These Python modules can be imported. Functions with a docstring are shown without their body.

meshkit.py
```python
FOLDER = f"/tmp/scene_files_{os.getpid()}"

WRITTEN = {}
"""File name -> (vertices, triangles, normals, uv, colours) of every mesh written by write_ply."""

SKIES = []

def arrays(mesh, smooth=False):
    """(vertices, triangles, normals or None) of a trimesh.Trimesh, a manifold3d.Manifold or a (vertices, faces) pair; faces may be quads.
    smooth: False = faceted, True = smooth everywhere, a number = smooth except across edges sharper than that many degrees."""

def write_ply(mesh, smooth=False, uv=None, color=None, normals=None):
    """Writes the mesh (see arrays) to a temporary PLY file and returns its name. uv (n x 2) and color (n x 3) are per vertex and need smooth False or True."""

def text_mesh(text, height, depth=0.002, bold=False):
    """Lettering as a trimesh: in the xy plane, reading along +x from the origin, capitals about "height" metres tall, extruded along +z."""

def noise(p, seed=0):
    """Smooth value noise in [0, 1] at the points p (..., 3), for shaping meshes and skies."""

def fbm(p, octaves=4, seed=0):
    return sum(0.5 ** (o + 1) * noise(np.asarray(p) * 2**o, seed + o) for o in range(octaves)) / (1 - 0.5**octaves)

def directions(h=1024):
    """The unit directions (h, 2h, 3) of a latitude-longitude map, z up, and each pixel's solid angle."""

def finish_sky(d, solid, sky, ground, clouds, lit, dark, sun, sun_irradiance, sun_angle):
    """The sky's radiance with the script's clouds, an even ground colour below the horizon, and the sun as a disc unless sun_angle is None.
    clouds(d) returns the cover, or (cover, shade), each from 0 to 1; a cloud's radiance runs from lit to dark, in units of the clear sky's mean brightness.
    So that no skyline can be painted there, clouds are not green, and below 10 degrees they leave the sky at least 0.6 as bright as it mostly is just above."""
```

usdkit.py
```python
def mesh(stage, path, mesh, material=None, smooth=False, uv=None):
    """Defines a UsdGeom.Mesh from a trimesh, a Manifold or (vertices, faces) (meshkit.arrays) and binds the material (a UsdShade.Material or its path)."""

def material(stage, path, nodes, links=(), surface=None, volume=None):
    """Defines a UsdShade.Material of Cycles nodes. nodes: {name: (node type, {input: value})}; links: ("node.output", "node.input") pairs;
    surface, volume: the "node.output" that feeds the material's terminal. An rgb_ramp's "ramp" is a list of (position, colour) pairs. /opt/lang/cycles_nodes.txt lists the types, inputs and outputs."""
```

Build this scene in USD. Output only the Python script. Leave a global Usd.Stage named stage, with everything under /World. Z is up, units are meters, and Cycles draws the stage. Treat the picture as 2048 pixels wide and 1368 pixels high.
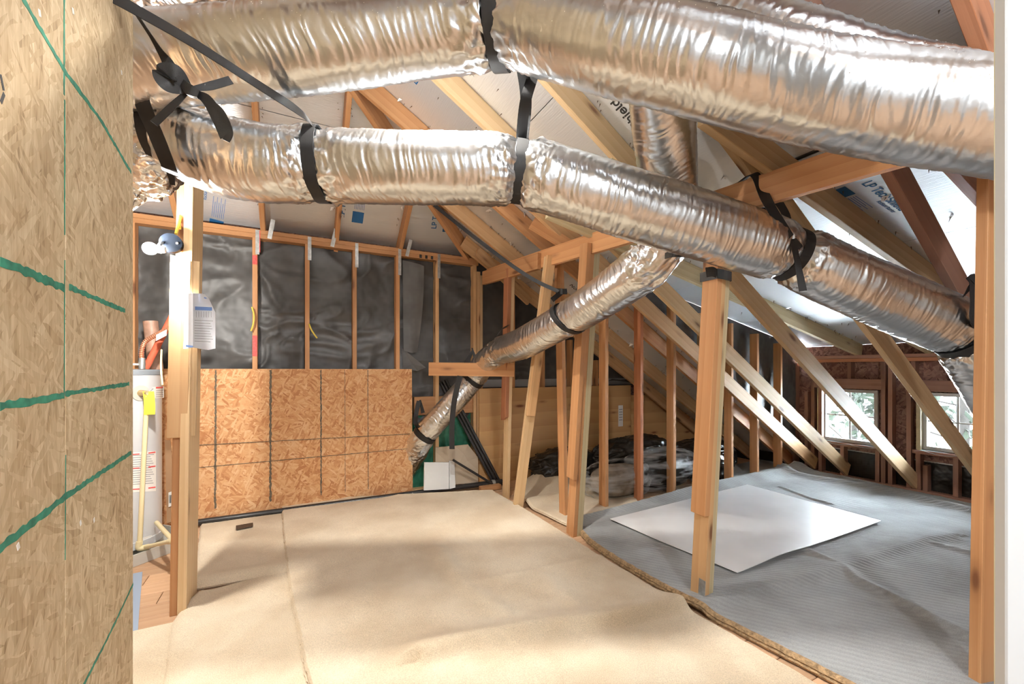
import math, random
import numpy as np, trimesh, manifold3d as m3
import usdkit, meshkit
from meshkit import noise, fbm
from pxr import Usd, UsdGeom, UsdLux, UsdShade, Gf, Sdf, Vt

stage = Usd.Stage.CreateInMemory()
UsdGeom.SetStageUpAxis(stage, UsdGeom.Tokens.z)
UsdGeom.SetStageMetersPerUnit(stage, 1.0)
world = UsdGeom.Xform.Define(stage, "/World")
stage.SetDefaultPrim(world.GetPrim())
R = np.random.RandomState(7)
random.seed(7)

# ------------------------------------------------------------------ camera, sky, lights, exposure
FPX, EYE, CX, HORIZON = 830.0, 1.27, 1024.0, 740.0
cam = UsdGeom.Camera.Define(stage, "/World/camera")
cam.CreateHorizontalApertureAttr(36.0)
cam.CreateVerticalApertureAttr(36.0 * 1368 / 2048)
cam.CreateFocalLengthAttr(36.0 * FPX / 2048)
cam.CreateVerticalApertureOffsetAttr((HORIZON - 684) / 2048 * 36.0)
cam.CreateClippingRangeAttr(Gf.Vec2f(0.05, 300))
cam.AddTranslateOp().Set(Gf.Vec3d(0, 0, EYE))
cam.AddRotateXOp().Set(90.0)
cam.CreateExposureAttr(0.28)

LOOKS = "/World/Looks"
sky = UsdLux.DomeLight.Define(stage, "/World/sky")
sky.CreateIntensityAttr(27.0)
sky.CreateColorAttr(Gf.Vec3f(0.80, 0.91, 1.0))


def lamp_light(path, at_, radius, power, colour):
    s = UsdLux.SphereLight.Define(stage, path)
    s.CreateRadiusAttr(radius)
    s.CreateIntensityAttr(power / (4 * math.pi ** 2 * radius ** 2))
    s.CreateColorAttr(Gf.Vec3f(*colour))
    s.AddTranslateOp().Set(Gf.Vec3d(*map(float, at_)))
    return s


WARM, NEUTRAL = (1.0, 0.95, 0.88), (0.96, 0.98, 1.0)
CLAMP_W, ROOF_W, FILL_W = 105.0, 285.0, 130.0  # wall lamp, unseen bulb above the ducts, added fill bulb behind the camera

# ------------------------------------------------------------------ surveying: the attic's axes (u along the back wall, v towards it)
TH = math.atan((CX - 590) / FPX)
A = np.array([math.cos(TH), math.sin(TH), 0.0])
Bv = np.array([-math.sin(TH), math.cos(TH), 0.0])
UP = np.array([0, 0, 1.0])
EYEP = np.array([0, 0, EYE])


def ray(x, y):
    return np.array([(x - CX) / FPX, 1.0, (HORIZON - y) / FPX])


def at(x, y, Y):
    return ray(x, y) * Y + EYEP


def fl(x, y, z=0.0):
    return ray(x, y) * ((EYE - z) * FPX / (y - HORIZON)) + EYEP


def onv(x, y, v):
    r = ray(x, y)
    return r * (v / (Bv @ r)) + EYEP


def onu(x, y, u):
    r = ray(x, y)
    return r * (u / (A @ r)) + EYEP


def W(u, v, z):
    return A * u + Bv * v + UP * z


# roof planes: underside of the rafters z = z0 - m*u (main), shed dormer, and the hip end z = z0 - m*v
MAIN = (3.5, 0.61, "u")
SHED = (2.6, 0.205, "u")
HIP = (2.45 + 0.74 * 4.3, 0.74, "v")


def raised(plane, d):
    return (plane[0] + d * math.sqrt(1 + plane[1] ** 2), plane[1], plane[2])


def onroof(x, y, plane):
    r = ray(x, y)
    ax = A if plane[2] == "u" else Bv
    Y = (plane[0] - EYE) / (r[2] + plane[1] * (ax @ r))
    return r * Y + EYEP


def zroof(plane, u, v):
    return plane[0] - plane[1] * (u if plane[2] == "u" else v)


WU, BACK, CHEEK = 5.67, 4.3, 2.95

# ------------------------------------------------------------------ scene tree helpers
used = {}


def numbered(path):
    n = used.get(path, 0)
    used[path] = n + 1
    return path if n == 0 else f"{path}_{n:03d}"


def tag(p, label=None, cat=None, group=None, kind=None):
    for k, v in (("label", label), ("category", cat), ("group", group), ("kind", kind)):
        if v:
            p.SetCustomDataByKey(k, v)
    return p


def thing(name, label=None, cat=None, base=(0, 0, 0), group=None, kind=None):
    x = UsdGeom.Xform.Define(stage, numbered("/World/" + name))
    x.AddTranslateOp().Set(Gf.Vec3d(*map(float, base)))
    return tag(x.GetPrim(), label, cat, group, kind)


cache = UsdGeom.XformCache()


def put(name, mesh, mat, parent=None, M=None, smooth=False, label=None, kind=None, cat=None, group=None, uv=None):
    """One Mesh prim. M (4x4, columns) places local vertices in the world; without it the mesh is already in world coordinates."""
    path = numbered((str(parent.GetPath()) if parent else "/World") + "/" + name)
    g = usdkit.mesh(stage, path, mesh, mat, smooth, uv)
    M = np.eye(4) if M is None else M
    if parent:
        Pm = np.array(UsdGeom.Xformable(parent).ComputeLocalToWorldTransform(0)).T
        M = np.linalg.inv(Pm) @ M
    if not np.allclose(M, np.eye(4)):
        g.AddTransformOp().Set(Gf.Matrix4d(*M.T.ravel().tolist()))
    tag(g.GetPrim(), label, cat, group, kind)
    return g.GetPrim()


def struct(name, label):
    return thing(name, label, None, kind="structure")


def unit(v):
    v = np.asarray(v, float)
    return v / np.linalg.norm(v)


def frame(o, x, y):
    x = unit(x)
    z = unit(np.cross(x, y))
    y = np.cross(z, x)
    M = np.eye(4)
    M[:3, 0], M[:3, 1], M[:3, 2], M[:3, 3] = x, y, z, o
    return M


def cbox(l, w, t, c=0.002, cut0=0.0, cut1=0.0, cutz0=0.0, cutz1=0.0):
    """Box along x centred on the origin with chamfered edges; the ends may be cut on a slant (cut: dx per dy)."""
    c = min(c, 0.45 * min(l, w, t))
    pts = []
    for sx in (-1, 1):
        for sy in (-1, 1):
            for sz in (-1, 1):
                for k in range(3):
                    h = np.array([l / 2 - c, w / 2 - c, t / 2 - c])
                    h[k] += c
                    pts.append(h * [sx, sy, sz])
    p = np.array(pts)
    e = p[:, 0] > 0
    p[~e, 0] += cut0 * p[~e, 1] + cutz0 * p[~e, 2]
    p[e, 0] += cut1 * p[e, 1] + cutz1 * p[e, 2]
    return trimesh.convex.convex_hull(p)


def board(name, p0, p1, w, t, wdir, mat, parent=None, c=0.002, cuts=(0, 0), cutz=(0, 0), **k):
    """A straight piece of lumber from p0 to p1: w across along wdir, t thick."""
    p0, p1 = np.asarray(p0, float), np.asarray(p1, float)
    l = np.linalg.norm(p1 - p0)
    return put(name, cbox(l, w, t, c, cuts[0], cuts[1], cutz[0], cutz[1]), mat, parent, frame((p0 + p1) / 2, p1 - p0, wdir), **k)


def uvbox(name, u0, u1, v0, v1, z0, z1, mat, parent=None, along=None, c=0.002, **k):
    """Box in the attic's own axes, its grain along the longest side (or along 'u', 'v', 'z')."""
    d = dict(u=u1 - u0, v=v1 - v0, z=z1 - z0)
    ax = dict(u=A, v=Bv, z=UP)
    along = along or max(d, key=d.get)
    rest = sorted((q for q in d if q != along), key=lambda q: -d[q])
    o = W((u0 + u1) / 2, (v0 + v1) / 2, (z0 + z1) / 2)
    return put(name, cbox(d[along], d[rest[0]], d[rest[1]], c), mat, parent, frame(o, ax[along], ax[rest[0]]), **k)


def poly_slab(pts, n, t):
    """Flat polygon (world points in order) given thickness t along n."""
    pts = np.asarray(pts, float)
    k = len(pts)
    v = np.vstack([pts, pts + np.asarray(n) * t])
    c0, c1 = pts.mean(0), pts.mean(0) + np.asarray(n) * t
    v = np.vstack([v, c0, c1])
    f = []
    for i in range(k):
        j = (i + 1) % k
        f += [[i, j, k + j], [i, k + j, k + i], [2 * k, j, i], [2 * k + 1, k + i, k + j]]
    m = trimesh.Trimesh(v, f, process=False)
    m.fix_normals()
    return m


def catmull(pts, n):
    p = np.asarray(pts, float)
    p = np.vstack([2 * p[0] - p[1], p, 2 * p[-1] - p[-2]])
    out = []
    for i in range(1, len(p) - 2):
        t = np.linspace(0, 1, n, endpoint=False)[:, None]
        a, b, c, d = p[i - 1], p[i], p[i + 1], p[i + 2]
        out.append(0.5 * (2 * b + (c - a) * t + (2 * a - 5 * b + 4 * c - d) * t ** 2 + (3 * b - a - 3 * c + d) * t ** 3))
    return np.vstack(out + [p[-2:-1]])


def resample(q, step):
    s = np.r_[0, np.cumsum(np.linalg.norm(np.diff(q[:, :3], axis=0), axis=1))]
    n = max(2, int(s[-1] / step))
    ss = np.linspace(0, s[-1], n + 1)
    return np.stack([np.interp(ss, s, q[:, k]) for k in range(q.shape[1])], 1), ss


def frames(p):
    T = np.gradient(p, axis=0)
    T /= np.linalg.norm(T, axis=1, keepdims=True)
    n0 = unit(np.cross(T[0], [0.3, 0.1, 1.0]))
    N = [n0]
    for i in range(1, len(p)):
        n = N[-1] - T[i] * (N[-1] @ T[i])
        N.append(unit(n))
    N = np.array(N)
    return T, N, np.cross(T, N)


def sweep(p, rad, sides=12, closed=True):
    p = np.asarray(p, float)
    T, N, Bn = frames(p)
    ang = np.arange(sides) * 2 * np.pi / sides
    rad = np.broadcast_to(rad, (len(p),)) if np.ndim(rad) < 2 else rad
    r = rad[:, None] * np.ones(sides) if rad.ndim == 1 else rad
    v = p[:, None] + r[..., None] * (np.cos(ang)[None, :, None] * N[:, None] + np.sin(ang)[None, :, None] * Bn[:, None])
    n = len(p)
    i, j = np.meshgrid(np.arange(n - 1), np.arange(sides), indexing="ij")
    q = np.stack([i * sides + j, i * sides + (j + 1) % sides, (i + 1) * sides + (j + 1) % sides, (i + 1) * sides + j], -1).reshape(-1, 4)
    v = v.reshape(-1, 3)
    f = np.vstack([q[:, [0, 1, 2]], q[:, [0, 2, 3]]])
    if closed:
        v = np.vstack([v, p[0], p[-1]])
        c0, c1 = len(v) - 2, len(v) - 1
        k = np.arange(sides)
        f = np.vstack([f, np.stack([np.full(sides, c0), (k + 1) % sides, k], 1), np.stack([np.full(sides, c1), (n - 1) * sides + k, (n - 1) * sides + (k + 1) % sides], 1)])
    return v, f


def pipe(name, pts, r, mat, parent=None, n=8, sides=12, **k):
    q = catmull(pts, n) if len(pts) > 2 else np.asarray(pts, float)
    if len(pts) == 2:
        q = np.linspace(pts[0], pts[1], 4)
    return put(name, sweep(q, r, sides), mat, parent, smooth=40, **k)


def ribbon_mesh(pts, wd, w, t=0.002):
    """Flat strap through pts; wd: its width direction(s)."""
    p = np.asarray(pts, float)
    wd = np.broadcast_to(wd, p.shape).astype(float)
    w = np.broadcast_to(w, (len(p),))[:, None]
    T = np.gradient(p, axis=0)
    T /= np.linalg.norm(T, axis=1, keepdims=True) + 1e-12
    wd = wd - T * (wd * T).sum(1, keepdims=True)
    wd /= np.linalg.norm(wd, axis=1, keepdims=True)
    n = np.cross(T, wd)
    v = np.stack([p - wd * w / 2 - n * t / 2, p + wd * w / 2 - n * t / 2, p + wd * w / 2 + n * t / 2, p - wd * w / 2 + n * t / 2], 1).reshape(-1, 3)
    f = []
    for i in range(len(p) - 1):
        for j in range(4):
            a, b = i * 4 + j, i * 4 + (j + 1) % 4
            f += [[a, b, b + 4], [a, b + 4, a + 4]]
    e = (len(p) - 1) * 4
    f += [[0, 3, 2], [0, 2, 1], [e, e + 1, e + 2], [e, e + 2, e + 3]]
    return v, np.array(f)


def grid_faces(n, m):
    i, j = np.meshgrid(np.arange(n - 1), np.arange(m - 1), indexing="ij")
    return np.stack([i * m + j, (i + 1) * m + j, (i + 1) * m + j + 1, i * m + j + 1], -1).reshape(-1, 4)


def sheet_mesh(P, t, nrm=None):
    """Closed sheet from an (n, m, 3) grid, thickness t downwards along the local normal."""
    n, m = P.shape[:2]
    du, dv = np.gradient(P, axis=0), np.gradient(P, axis=1)
    nn = np.cross(du, dv)
    nn /= np.linalg.norm(nn, axis=2, keepdims=True) + 1e-12
    if nrm is not None:
        nn *= np.sign((nn * nrm).sum(-1, keepdims=True) + 1e-9)
    top, bot = P, P - nn * t
    v = np.vstack([top.reshape(-1, 3), bot.reshape(-1, 3)])
    q = grid_faces(n, m)
    k = n * m
    f = [q, q[:, ::-1] + k]
    rim = list(range(0, m)) + [i * m + m - 1 for i in range(1, n)] + [(n - 1) * m + j for j in range(m - 2, -1, -1)] + [i * m for i in range(n - 2, 0, -1)]
    rim = np.array(rim)
    nx = np.roll(rim, -1)
    f.append(np.stack([rim, rim + k, nx + k, nx], 1))
    f = np.vstack(f)
    tm = trimesh.Trimesh(v, np.vstack([f[:, [0, 1, 2]], f[:, [0, 2, 3]]]), process=False)
    if tm.volume < 0:
        tm.invert()
    return tm


# ------------------------------------------------------------------ materials
mats = {}


def simple(name, colour, rough=0.6, metal=0.0, spec=0.5, bump=None, vary=None, **k):
    """Plain material; vary=(scale, amount) mottles it, bump=(scale, strength, distance) roughens it."""
    nodes = {"p": ("principled_bsdf", dict(base_color=colour, roughness=rough, metallic=metal, specular_ior_level=spec, **k)), "tc": ("texture_coordinate", {})}
    links = []
    if vary:
        nodes["vn"] = ("noise_texture", dict(scale=vary[0], detail=2.0, roughness=0.6))
        c = np.array(colour)
        nodes["vr"] = ("rgb_ramp", dict(ramp=[(0.3, tuple(np.clip(c * (1 - vary[1]), 0, 1))), (0.7, tuple(np.clip(c * (1 + vary[1]), 0, 1)))]))
        links += [("tc.object", "vn.vector"), ("vn.fac", "vr.fac"), ("vr.color", "p.base_color")]
    if bump:
        nodes["bn"] = ("noise_texture", dict(scale=bump[0], detail=1.0, roughness=0.6))
        nodes["bm"] = ("bump", dict(strength=bump[1], distance=bump[2]))
        links += [("tc.object", "bn.vector"), ("bn.fac", "bm.height"), ("bm.normal", "p.normal")]
    mats[name] = usdkit.material(stage, f"{LOOKS}/{name}", nodes, links, "p.BSDF")
    return mats[name]


def wood(name, light, dark, knot=(0.16, 0.06, 0.025), ring=0.9, knots=True, rough=0.55, yz=16.0, vary=0.16):
    nodes = {
        "tc": ("texture_coordinate", {}), "oi": ("object_info", {}),
        "off": ("math", dict(math_type="multiply", value2=37.0)),
        "ov": ("combine_xyz", {}),
        "mp": ("mapping", dict(scale=(1.0, yz, yz))),
        "ad": ("vector_math", dict(math_type="add")),
        "n1": ("noise_texture", dict(scale=1.1, detail=2.0, roughness=0.55)),
        "wv": ("wave_texture", dict(wave_type="rings", rings_direction="x", profile="saw", scale=0.55, distortion=2.2, detail=1.0, detail_scale=0.8)),
        "n2": ("noise_texture", dict(scale=3.0, detail=1.0, roughness=0.7)),
        "mp2": ("mapping", dict(scale=(3.0, 170.0, 170.0))),
        "mixf": ("mix_float", dict(fac=0.45)),
        "mixg": ("mix_float", dict(fac=0.3)),
        "rp": ("rgb_ramp", dict(ramp=[(0.12, dark), (0.45, tuple(0.5 * (np.array(light) + dark))), (0.85, light)])),
        "hv": ("hsv", dict()),
        "vr": ("map_range", dict(from_min=0.0, from_max=1.0, to_min=1.0 - vary, to_max=1.0 + vary)),
        "p": ("principled_bsdf", dict(roughness=rough, specular_ior_level=0.35)),
    }
    links = [("oi.random", "off.value1"), ("off.value", "ov.x"), ("off.value", "ov.y"), ("off.value", "ov.z"),
             ("tc.object", "mp.vector"), ("mp.vector", "ad.vector1"), ("ov.vector", "ad.vector2"),
             ("ad.vector", "n1.vector"), ("ad.vector", "wv.vector"),
             ("tc.object", "mp2.vector"), ("mp2.vector", "n2.vector"),
             ("n1.fac", "mixf.a"), ("wv.fac", "mixf.b"), ("mixf.result", "mixg.a"), ("n2.fac", "mixg.b"),
             ("mixg.result", "rp.fac"), ("rp.color", "hv.color"), ("oi.random", "vr.value"), ("vr.result", "hv.value")]
    if knots:
        nodes |= {"mk": ("mapping", dict(scale=(2.6, 9.0, 9.0))), "ak": ("vector_math", dict(math_type="add")),
                  "vk": ("voronoi_texture", dict(scale=1.0)),
                  "kr": ("rgb_ramp", dict(ramp=[(0.0, (1, 1, 1)), (0.10, (0.85, 0.85, 0.85)), (0.17, (0.25, 0.25, 0.25)), (0.27, (0, 0, 0))])),
                  "kw": ("math", dict(math_type="greater_than", value2=0.45)), "ks": ("separate_xyz", {}),
                  "km": ("math", dict(math_type="multiply")), "kx": ("mix_color", dict(b=knot))}
        links += [("tc.object", "mk.vector"), ("mk.vector", "ak.vector1"), ("ov.vector", "ak.vector2"), ("ak.vector", "vk.vector"),
                  ("vk.distance", "kr.fac"), ("vk.color", "ks.vector"), ("ks.x", "kw.value1"), ("kr.color", "km.value1"), ("kw.value", "km.value2"),
                  ("km.value", "kx.fac"), ("hv.color", "kx.a"), ("kx.result", "p.base_color")]
    else:
        links += [("hv.color", "p.base_color")]
    mats[name] = usdkit.material(stage, f"{LOOKS}/{name}", nodes, links, "p.BSDF")
    return mats[name]


def strand_board(name, tones, size=(0.09, 0.022), rough=0.75, bump=0.35, soft=0.0):
    """Oriented strand board: cells of three strand directions, each cell its own tone."""
    nodes = {"tc": ("texture_coordinate", {}), "p": ("principled_bsdf", dict(roughness=rough, specular_ior_level=0.25)),
             "dn": ("noise_texture", dict(scale=14.0, detail=0.0)), "dm": ("mix_vector", dict(fac=0.02))}
    links = [("tc.object", "dn.vector"), ("tc.object", "dm.a"), ("dn.color", "dm.b")]
    vals = []
    for k, (rot, sc) in enumerate(((0.12, 1.0), (-0.45, 0.8), (0.75, 1.15), (-1.2, 1.3))):
        nodes[f"m{k}"] = ("vector_rotate", dict(rotate_type="z_axis", angle=rot))
        nodes[f"s{k}"] = ("mapping", dict(scale=(sc / size[0], sc / size[1], 3.0), location=(k * 7.3, k * 3.1, k * 0.37)))
        nodes[f"v{k}"] = ("voronoi_texture", dict(scale=1.0, randomness=1.0))
        nodes[f"x{k}"] = ("separate_xyz", {})
        links += [("dm.result", f"m{k}.vector"), (f"m{k}.vector", f"s{k}.vector"), (f"s{k}.vector", f"v{k}.vector"), (f"v{k}.color", f"x{k}.vector")]
        vals.append(f"x{k}")
    # layers: where one layer's cell is on top the next is hidden
    nodes |= {"g1": ("math", dict(math_type="greater_than", value2=0.55)), "g2": ("math", dict(math_type="greater_than", value2=0.6)), "g3": ("math", dict(math_type="greater_than", value2=0.7)),
              "a1": ("mix_float", {}), "a2": ("mix_float", {}), "a3": ("mix_float", {}),
              "fn": ("noise_texture", dict(scale=1.0, detail=2.0, roughness=0.75)), "fm": ("mapping", dict(scale=(14.0, 90.0, 60.0))),
              "a4": ("mix_float", dict(fac=0.28 + soft)), "rp": ("rgb_ramp", dict(ramp=tones))}
    links += [("x1.y", "g1.value1"), ("x2.y", "g2.value1"), ("x3.y", "g3.value1"),
              ("g1.value", "a1.fac"), ("x0.x", "a1.a"), ("x1.x", "a1.b"),
              ("g2.value", "a2.fac"), ("a1.result", "a2.a"), ("x2.x", "a2.b"),
              ("g3.value", "a3.fac"), ("a2.result", "a3.a"), ("x3.x", "a3.b"),
              ("tc.object", "fm.vector"), ("fm.vector", "fn.vector"), ("a3.result", "a4.a"), ("fn.fac", "a4.b"),
              ("a4.result", "rp.fac"), ("rp.color", "p.base_color")]
    mats[name] = usdkit.material(stage, f"{LOOKS}/{name}", nodes, links, "p.BSDF")
    return mats[name]


WF = [wood("fir_orange", (0.62, 0.34, 0.16), (0.47, 0.215, 0.085)), wood("fir_tan", (0.68, 0.44, 0.23), (0.53, 0.30, 0.135)), wood("pine_pale", (0.72, 0.53, 0.31), (0.57, 0.37, 0.185))]
wood("pine_green", (0.66, 0.57, 0.37), (0.50, 0.40, 0.22))  # pine with the greenish cast of daylight put into its colour
wood("pine_bark", (0.60, 0.46, 0.27), (0.38, 0.24, 0.12), knot=(0.09, 0.035, 0.03))
wood("fir_red", (0.50, 0.22, 0.11), (0.36, 0.135, 0.06))
wood("wall_fir", (0.36, 0.20, 0.14), (0.26, 0.13, 0.09))
wood("plank", (0.64, 0.42, 0.26), (0.52, 0.31, 0.18), knots=False)
wood("plywood", (0.60, 0.37, 0.165), (0.44, 0.235, 0.09), knot=(0.20, 0.06, 0.02), yz=5.0)
wood("plywood_grey", (0.60, 0.50, 0.37), (0.48, 0.37, 0.26), yz=5.0, knots=False)
strand_board("osb_weathered", [(0.16, (0.23, 0.145, 0.07)), (0.33, (0.47, 0.34, 0.195)), (0.6, (0.60, 0.46, 0.285)), (0.84, (0.74, 0.62, 0.43))], size=(0.075, 0.012), soft=0.36)
strand_board("osb_fresh", [(0.10, (0.46, 0.19, 0.075)), (0.4, (0.63, 0.33, 0.15)), (0.65, (0.69, 0.40, 0.20)), (0.9, (0.76, 0.50, 0.28))], size=(0.085, 0.016))
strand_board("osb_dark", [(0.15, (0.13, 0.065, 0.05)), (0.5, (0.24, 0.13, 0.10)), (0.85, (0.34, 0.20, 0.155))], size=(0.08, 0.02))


def foil(name, colour, rough, scale=(60, 60, 60), strength=0.25, dist=0.004, metal=1.0):
    nodes = {"tc": ("texture_coordinate", {}), "mp": ("mapping", dict(scale=scale)), "n": ("noise_texture", dict(scale=1.0, detail=1.0, roughness=0.6)),
             "b": ("bump", dict(strength=strength, distance=dist)),
             "p": ("principled_bsdf", dict(base_color=colour, metallic=metal, roughness=rough))}
    links = [("tc.object", "mp.vector"), ("mp.vector", "n.vector"), ("n.fac", "b.height"), ("b.normal", "p.normal")]
    mats[name] = usdkit.material(stage, f"{LOOKS}/{name}", nodes, links, "p.BSDF")
    return mats[name]


foil("duct_foil", (0.80, 0.83, 0.86), 0.25, (60, 60, 60), 0.2, 0.003)
foil("deck_foil", (0.80, 0.83, 0.86), 0.52, (10, 120, 120), 0.5, 0.003, metal=0.7)
foil("crumpled_foil", (0.88, 0.88, 0.88), 0.2, (30, 30, 30), 0.6, 0.01)
simple("flashing", (0.42, 0.47, 0.52), 0.4, 0.7)
simple("galvanised", (0.50, 0.52, 0.52), 0.45, 0.8, vary=(30, 0.2))
simple("strap_black", (0.012, 0.012, 0.013), 0.55, bump=(300, 0.3, 0.0006))
simple("tape_black", (0.03, 0.027, 0.025), 0.4)
simple("felt", (0.075, 0.074, 0.073), 0.44, bump=(9, 0.5, 0.02), vary=(6, 0.3))
simple("felt_flap", (0.12, 0.12, 0.12), 0.6, bump=(10, 0.3, 0.01), vary=(6, 0.2))
simple("black_film", (0.02, 0.017, 0.014), 0.22, bump=(16, 0.6, 0.02))
simple("house_wrap", (0.62, 0.70, 0.74), 0.6, vary=(4, 0.1))
simple("green_wrap", (0.03, 0.20, 0.12), 0.35, bump=(14, 0.6, 0.02), vary=(7, 0.5))
simple("ink_blue", (0.02, 0.14, 0.36), 0.5)
simple("ink_black", (0.03, 0.03, 0.03), 0.5)
simple("chalk_green", (0.035, 0.23, 0.145), 0.8, vary=(40, 0.35))
simple("line_dark", (0.14, 0.11, 0.075), 0.8, vary=(50, 0.3))
simple("paint_red", (0.72, 0.10, 0.09), 0.6, vary=(60, 0.3))
simple("nail_steel", (0.16, 0.13, 0.11), 0.45, 0.6)
simple("foil_scrap", (0.85, 0.82, 0.78), 0.35, 0.3)
simple("drywall_white", (0.60, 0.635, 0.655), 0.8, bump=(60, 0.1, 0.002))
simple("drywall_edge", (0.76, 0.74, 0.54), 0.7, vary=(8, 0.12))
simple("white_board", (0.80, 0.81, 0.82), 0.35, vary=(3, 0.04))
simple("foam_white", (0.78, 0.79, 0.78), 0.7)
simple("enamel_grey", (0.58, 0.60, 0.62), 0.3, vary=(2, 0.03))
simple("enamel_cap", (0.24, 0.27, 0.30), 0.45)
simple("pan_plastic", (0.52, 0.51, 0.46), 0.5)
simple("cpvc", (0.76, 0.66, 0.40), 0.4)
simple("tag_yellow", (0.80, 0.72, 0.06), 0.5)
simple("label_white", (0.82, 0.81, 0.77), 0.5)
simple("label_red", (0.70, 0.08, 0.08), 0.5)
simple("label_ink", (0.35, 0.35, 0.36), 0.6)
simple("copper", (0.66, 0.33, 0.21), 0.35, 0.7)
simple("brass", (0.55, 0.42, 0.22), 0.3, 0.8)
simple("pex_red", (0.62, 0.13, 0.07), 0.4)
simple("flue_brown", (0.42, 0.25, 0.18), 0.5, vary=(20, 0.2))
simple("pipe_black", (0.025, 0.024, 0.024), 0.35)
simple("cardboard", (0.40, 0.24, 0.13), 0.8, vary=(6, 0.1))
simple("cable_yellow", (0.78, 0.60, 0.10), 0.45)
simple("blue_vinyl", (0.30, 0.38, 0.50), 0.5)
simple("paper", (0.80, 0.82, 0.86), 0.35)
simple("paper_blue", (0.16, 0.28, 0.58), 0.5)
simple("vinyl_frame", (0.70, 0.72, 0.72), 0.4)
simple("jamb_wood", (0.66, 0.58, 0.36), 0.6, vary=(20, 0.1))
simple("wrap_film", (0.70, 0.72, 0.72), 0.3)
simple("insul_tan", (0.36, 0.30, 0.24), 0.8, vary=(10, 0.3))
simple("reflector_blue", (0.002, 0.003, 0.005), 0.6, spec=0.03)  # near black, for the dark disc beside the bulb
simple("leaf", (0.006, 0.008, 0.005), 0.9, spec=0.1)  # backlit silhouette put into the colour, leaves painted near black
simple("bark", (0.008, 0.007, 0.006), 0.9, spec=0.1)  # painted near black too, as wood against a bright sky
simple("carpet_edge", (0.42, 0.28, 0.15), 0.95, bump=(250, 1.0, 0.006), vary=(60, 0.4))
simple("hot_bulb", (0.9, 0.9, 0.88), 0.3)


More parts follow.
